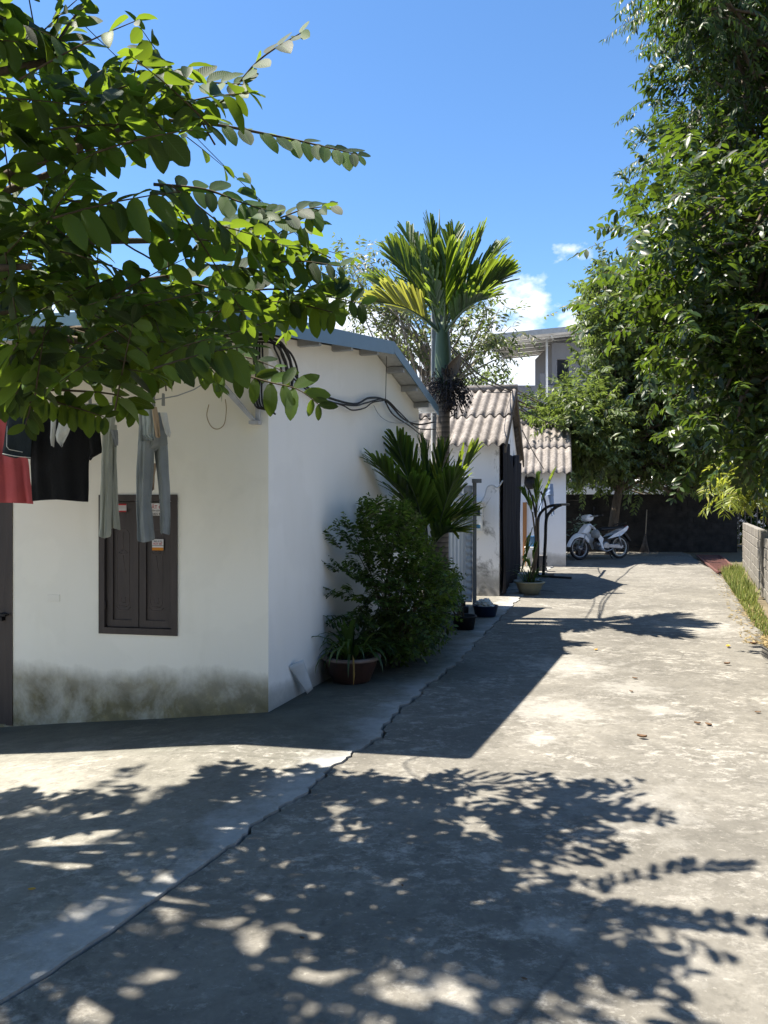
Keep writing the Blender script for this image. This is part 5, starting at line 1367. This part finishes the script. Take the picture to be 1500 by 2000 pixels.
# ------------------------------------------------------------------ grass strip
r5 = random.Random(55); lv = Leaves(); lv2 = Leaves()
def wall_x(D): return 9.29 + (D-19.9)*(3.24/7.8)
for i in range(5200):
    D = 9 + 9.0*r5.random()**.55; x0 = lane_right(D) - .03; x1 = wall_x(D)-.14
    if x1 < x0+.05: continue
    x = x0 + (x1-x0)*r5.random()
    clump = .5+.5*math.sin(x*5.3+D*2.1)*math.sin(D*3.7-x*2)
    a = r5.uniform(0,6.28); h = r5.uniform(.05,.2)*(.4+clump)*(1.2 if D > 12.5 else .55)
    lv.add((x, D, -.035), V(math.cos(a)*r5.uniform(.2,1.3), math.sin(a)*r5.uniform(.2,1.3), 1), V(math.cos(a), math.sin(a), .3), h, r5.uniform(.006,.018), r5.uniform(.1,.8), .1)
for i in range(2600):
    D = 8.6 + 9.4*r5.random()**1.5; x0 = lane_right(D) - .3; x1 = wall_x(D)-.14
    x = x0 + max(.3, x1-x0)*r5.random(); a = r5.uniform(0,6.28)
    z = .006 if x < lane_right(D) - .04 else -.03
    if x < lane_right(D) - .04 and r5.random() < .75: continue
    lv2.add((x, D, z), V(math.cos(a), math.sin(a), r5.uniform(0,.3)), V(0,0,1), r5.uniform(.03,.08), r5.uniform(.012,.03), .05, .2)
o = lv.build('grass', M['grass'], None, 'blade'); tag(o, 'green weedy grass growing along the foot of the block wall', 'grass', kind='stuff')
o = lv2.build('leaf_litter', M['drygrass'], None, 'small'); tag(o, 'dry leaf litter strewn along the edge of the lane', 'leaf litter', kind='stuff')

# ------------------------------------------------------------------ fallen leaves
fl_y = simple('yellow_fallen_leaf', (.55,.33,.05), (.42,.24,.04), 20, .7); fl_b = simple('brown_fallen_leaf', (.16,.09,.045), (.08,.05,.03), 20, .8)
FL = [((1422,1265), 'y', .13, 'yellow fallen leaf on the sunlit lane near the grass'), ((1472,1259), 'b', .12, 'brown fallen leaf at the lane edge by the grass'), ((1164,1271), 'y', .09, 'small yellow fallen leaf beside the palm shadow'),
      ((1420,1299), 'b', .10, 'brown fallen leaf just below the yellow one near the grass'), ((1240,1327), 'b', .08, 'curled brown leaf on the pale plaster patch of the lane'), ((1233,1353), 'b', .06, 'tiny brown leaf on the pale plaster patch of the lane'),
      ((1254,1443), 'b', .10, 'lone curled brown leaf in the sunlit middle of the lane'), ((1384,1418), 'b', .09, 'brown leaf of a close pair on the sunlit lane'), ((1362,1416), 'b', .07, 'smaller brown leaf of a close pair on the sunlit lane'),
      ((1480,1394), 'b', .07, 'brown leaf near the outer edge of the sunlit lane'), ((62,1750), 'y', .045, 'yellow-brown leaf lying on the shaded yard slab'), ((1024,1918), 'b', .03, 'dark scrap of leaf in the tree shadow on the lane'), ((786,1735), 'b', .025, 'tiny dark leaf beside a sun fleck on the lane'), ((590,1838), 'b', .03, 'small brown leaf in the deep tree shadow on the lane')]
for (px, py), kcol, s, lab in FL:
    D = CAMZ*F/(py-HY); p = P(px, py, D); p.z = .010 + (.016 if px < 200 else 0) + gz(p.x, p.y)
    s *= .62; mb = MB(); a = rng.uniform(0,6.28); d = V(math.cos(a), math.sin(a), 0); sdv = V(-d.y, d.x, 0); cur = rng.uniform(.1,.3)
    def lf(u, v, p=p, d=d, sdv=sdv, s=s, cur=cur):
        w = .3*s*math.sin(math.pi*min(1, u*.96+.02)); x = (v-.5)*2
        return p + d*(s*(u-.5)) + sdv*(w*x) + V(0,0, cur*s*(x*x)*.8 + cur*s*(u-.5)**2*1.5)
    mb.grid(lf, 8, 4, 0, True); o = mb.build('fallen_leaf', fl_y if kcol == 'y' else fl_b, None, solid=.0015); tag(o, lab, 'leaf', 'fallen leaves on the lane')

# ------------------------------------------------------------------ far buildings
fb = empty('rooftop_house', (9.0, 40, 0), 'unfinished grey house with an open steel roof canopy above its terrace', 'house')
mb = MB(); PZ = CAMZ + 233/F*40
mb.abox(5.6, 16, 39.7, 46, 0, PZ-.5); mb.abox(6.2, 9.2, 39.6, 39.75, PZ-.5, PZ); mb.build('wall', M['grey_wall'], fb)
x0 = (1076-CX)/F*40; x1 = x0+4.2; xa = (1086-CX)/F*40; xb = (1109-CX)/F*40; zt = CAMZ + (988-672)/F*40; zo = CAMZ + (988-703)/F*40
mb = MB()
for (ya, yb_) in ((39.75,39.95),(44.0,44.2)):
    mb.abox(x0, xa, ya, yb_, PZ-.5, zt); mb.abox(xb+ (0 if ya < 42 else .5), x1, ya, yb_, PZ-.5, zt); mb.abox(xa, xb+(0 if ya < 42 else .5), ya, yb_, zo-(.0 if ya < 42 else .35), zt)
mb.abox(x0, x0+.18, 39.96, 43.99, PZ-.5, zt); mb.abox(x1-.2, x1, 39.96, 43.99, PZ-.5, zt)
mb.build('stair_room', M['grey_wall'], fb)
mb = MB(); xc = (1061-CX)/F*40; mb.abox(xc-.24, xc+.1, 39.6, 39.95, PZ+.003, PZ+.62); mb.build('pier', M['grey_wall'], fb)
mb = MB(); e0 = P(945, 664, 38.6); e1 = P(1165, 642, 38.6); b0 = P(985, 702, 46); b1 = P(1165, 682, 46)
mb.prism([e0, e1, b1, b0], V(0,0,.10)); rf = mb.build('canopy_roof', M['soffit'], fb)
mb = MB()
for t in (.12,.3,.5,.7,.88):
    a = e0.lerp(b0, t); b = e1.lerp(b1, t); mb.tube([a-V(0,0,.06), b-V(0,0,.06)], .05, 6)
for t in (.0,.2,.4,.6,.8):
    a = e0.lerp(e1, t); b = b0.lerp(b1, t); mb.tube([a-V(0,0,.14), b-V(0,0,.14)], .04, 6)
mb.build('truss', M['galv'], rf)
mb = MB(); mb.prism([e0+V(-.05,-.03,-.02), e1+V(0,-.03,-.02), e1+V(0,-.03,.24), e0+V(-.05,-.03,.24)], V(0,-.04,0)); mb.build('gutter', M['steel_grey'], rf)
for (px, yb_, D, yt) in ((1068,753,39.6,664),(951,760,42,690),(968,760,44,696),(983,760,46,702)):
    mb = MB(); a = P(px, yb_, D); b = P(px, yt, D); mb.tube([V(a.x, a.y, min(a.z, PZ)-.6), V(b.x, b.y, b.z)], .06 if px > 1000 else .05, 8); mb.build('post', M['sheet'], fb)
nb = empty('pale_bungalow', (8.5, 33, 0), 'pale bungalow glimpsed behind the back wall through the leaves', 'house')
mb = MB(); mb.abox(5.5, 13.2, 33, 38, 0, 2.35); mb.build('wall', M['wall_3'], nb)
mb = MB(); mb.abox(12.0, 14.2, 32.3, 38.4, 2.75, 2.95); mb.build('roof', simple('white_concrete', (.7,.7,.68), None, 3, .8), nb)
mb = MB(); mb.abox(12.2, 12.9, 32.95, 32.99, .9, 2.0); mb.build('window', simple('blue_shutter', (.03,.04,.09), None, 3, .4), nb)
gh_ = empty('grey_building', (16, 20, 0), 'pale grey building seen through gaps in the glossy tree', 'house')
mb = MB(); mb.abox(9.7, 20, 24.5, 34, 0, 7.4); 
bpy.data.objects.remove(gh_)
gh_ = empty('grey_building', (17.5, 34, 0), 'pale grey building seen through gaps in the glossy tree', 'house')
mb = MB(); mb.abox(13.5, 24, 34, 42, 0, 7.6); mb.build('wall', M['wall_3'], gh_)
mb = MB(); mb.abox(13.2, 24.3, 33.7, 42.3, 7.603, 7.9); mb.build('roof', M['grey_wall'], gh_)
for k in range(3):
    for j in range(2):
        mb = MB(); mb.abox(15+k*2.6, 16.2+k*2.6, 33.95, 33.99, 1.2+j*3.6, 2.8+j*3.6); mb.build('window', M['black'], gh_)

# ------------------------------------------------------------------ unseen house added behind the viewer to block sky light
nh = empty('sky_block_house', (2, -5, 0), 'unseen two-storey house added behind the viewer to block sky light', 'house')
mb = MB(); mb.abox(-4, 9, -13, -5, -.3, 6.4); mb.build('wall', M['grey_wall'], nh)
mb = MB(); mb.abox(-4.3, 9.3, -13.3, -4.6, 6.403, 6.6); mb.build('roof', M['asbestos'], nh)
for k in range(4):
    for j in range(2):
        mb = MB(); mb.abox(-3+k*3, -1.6+k*3, -4.99, -4.95, .9+j*3, 2.4+j*3); mb.build('window', M['brown_wood'], nh)
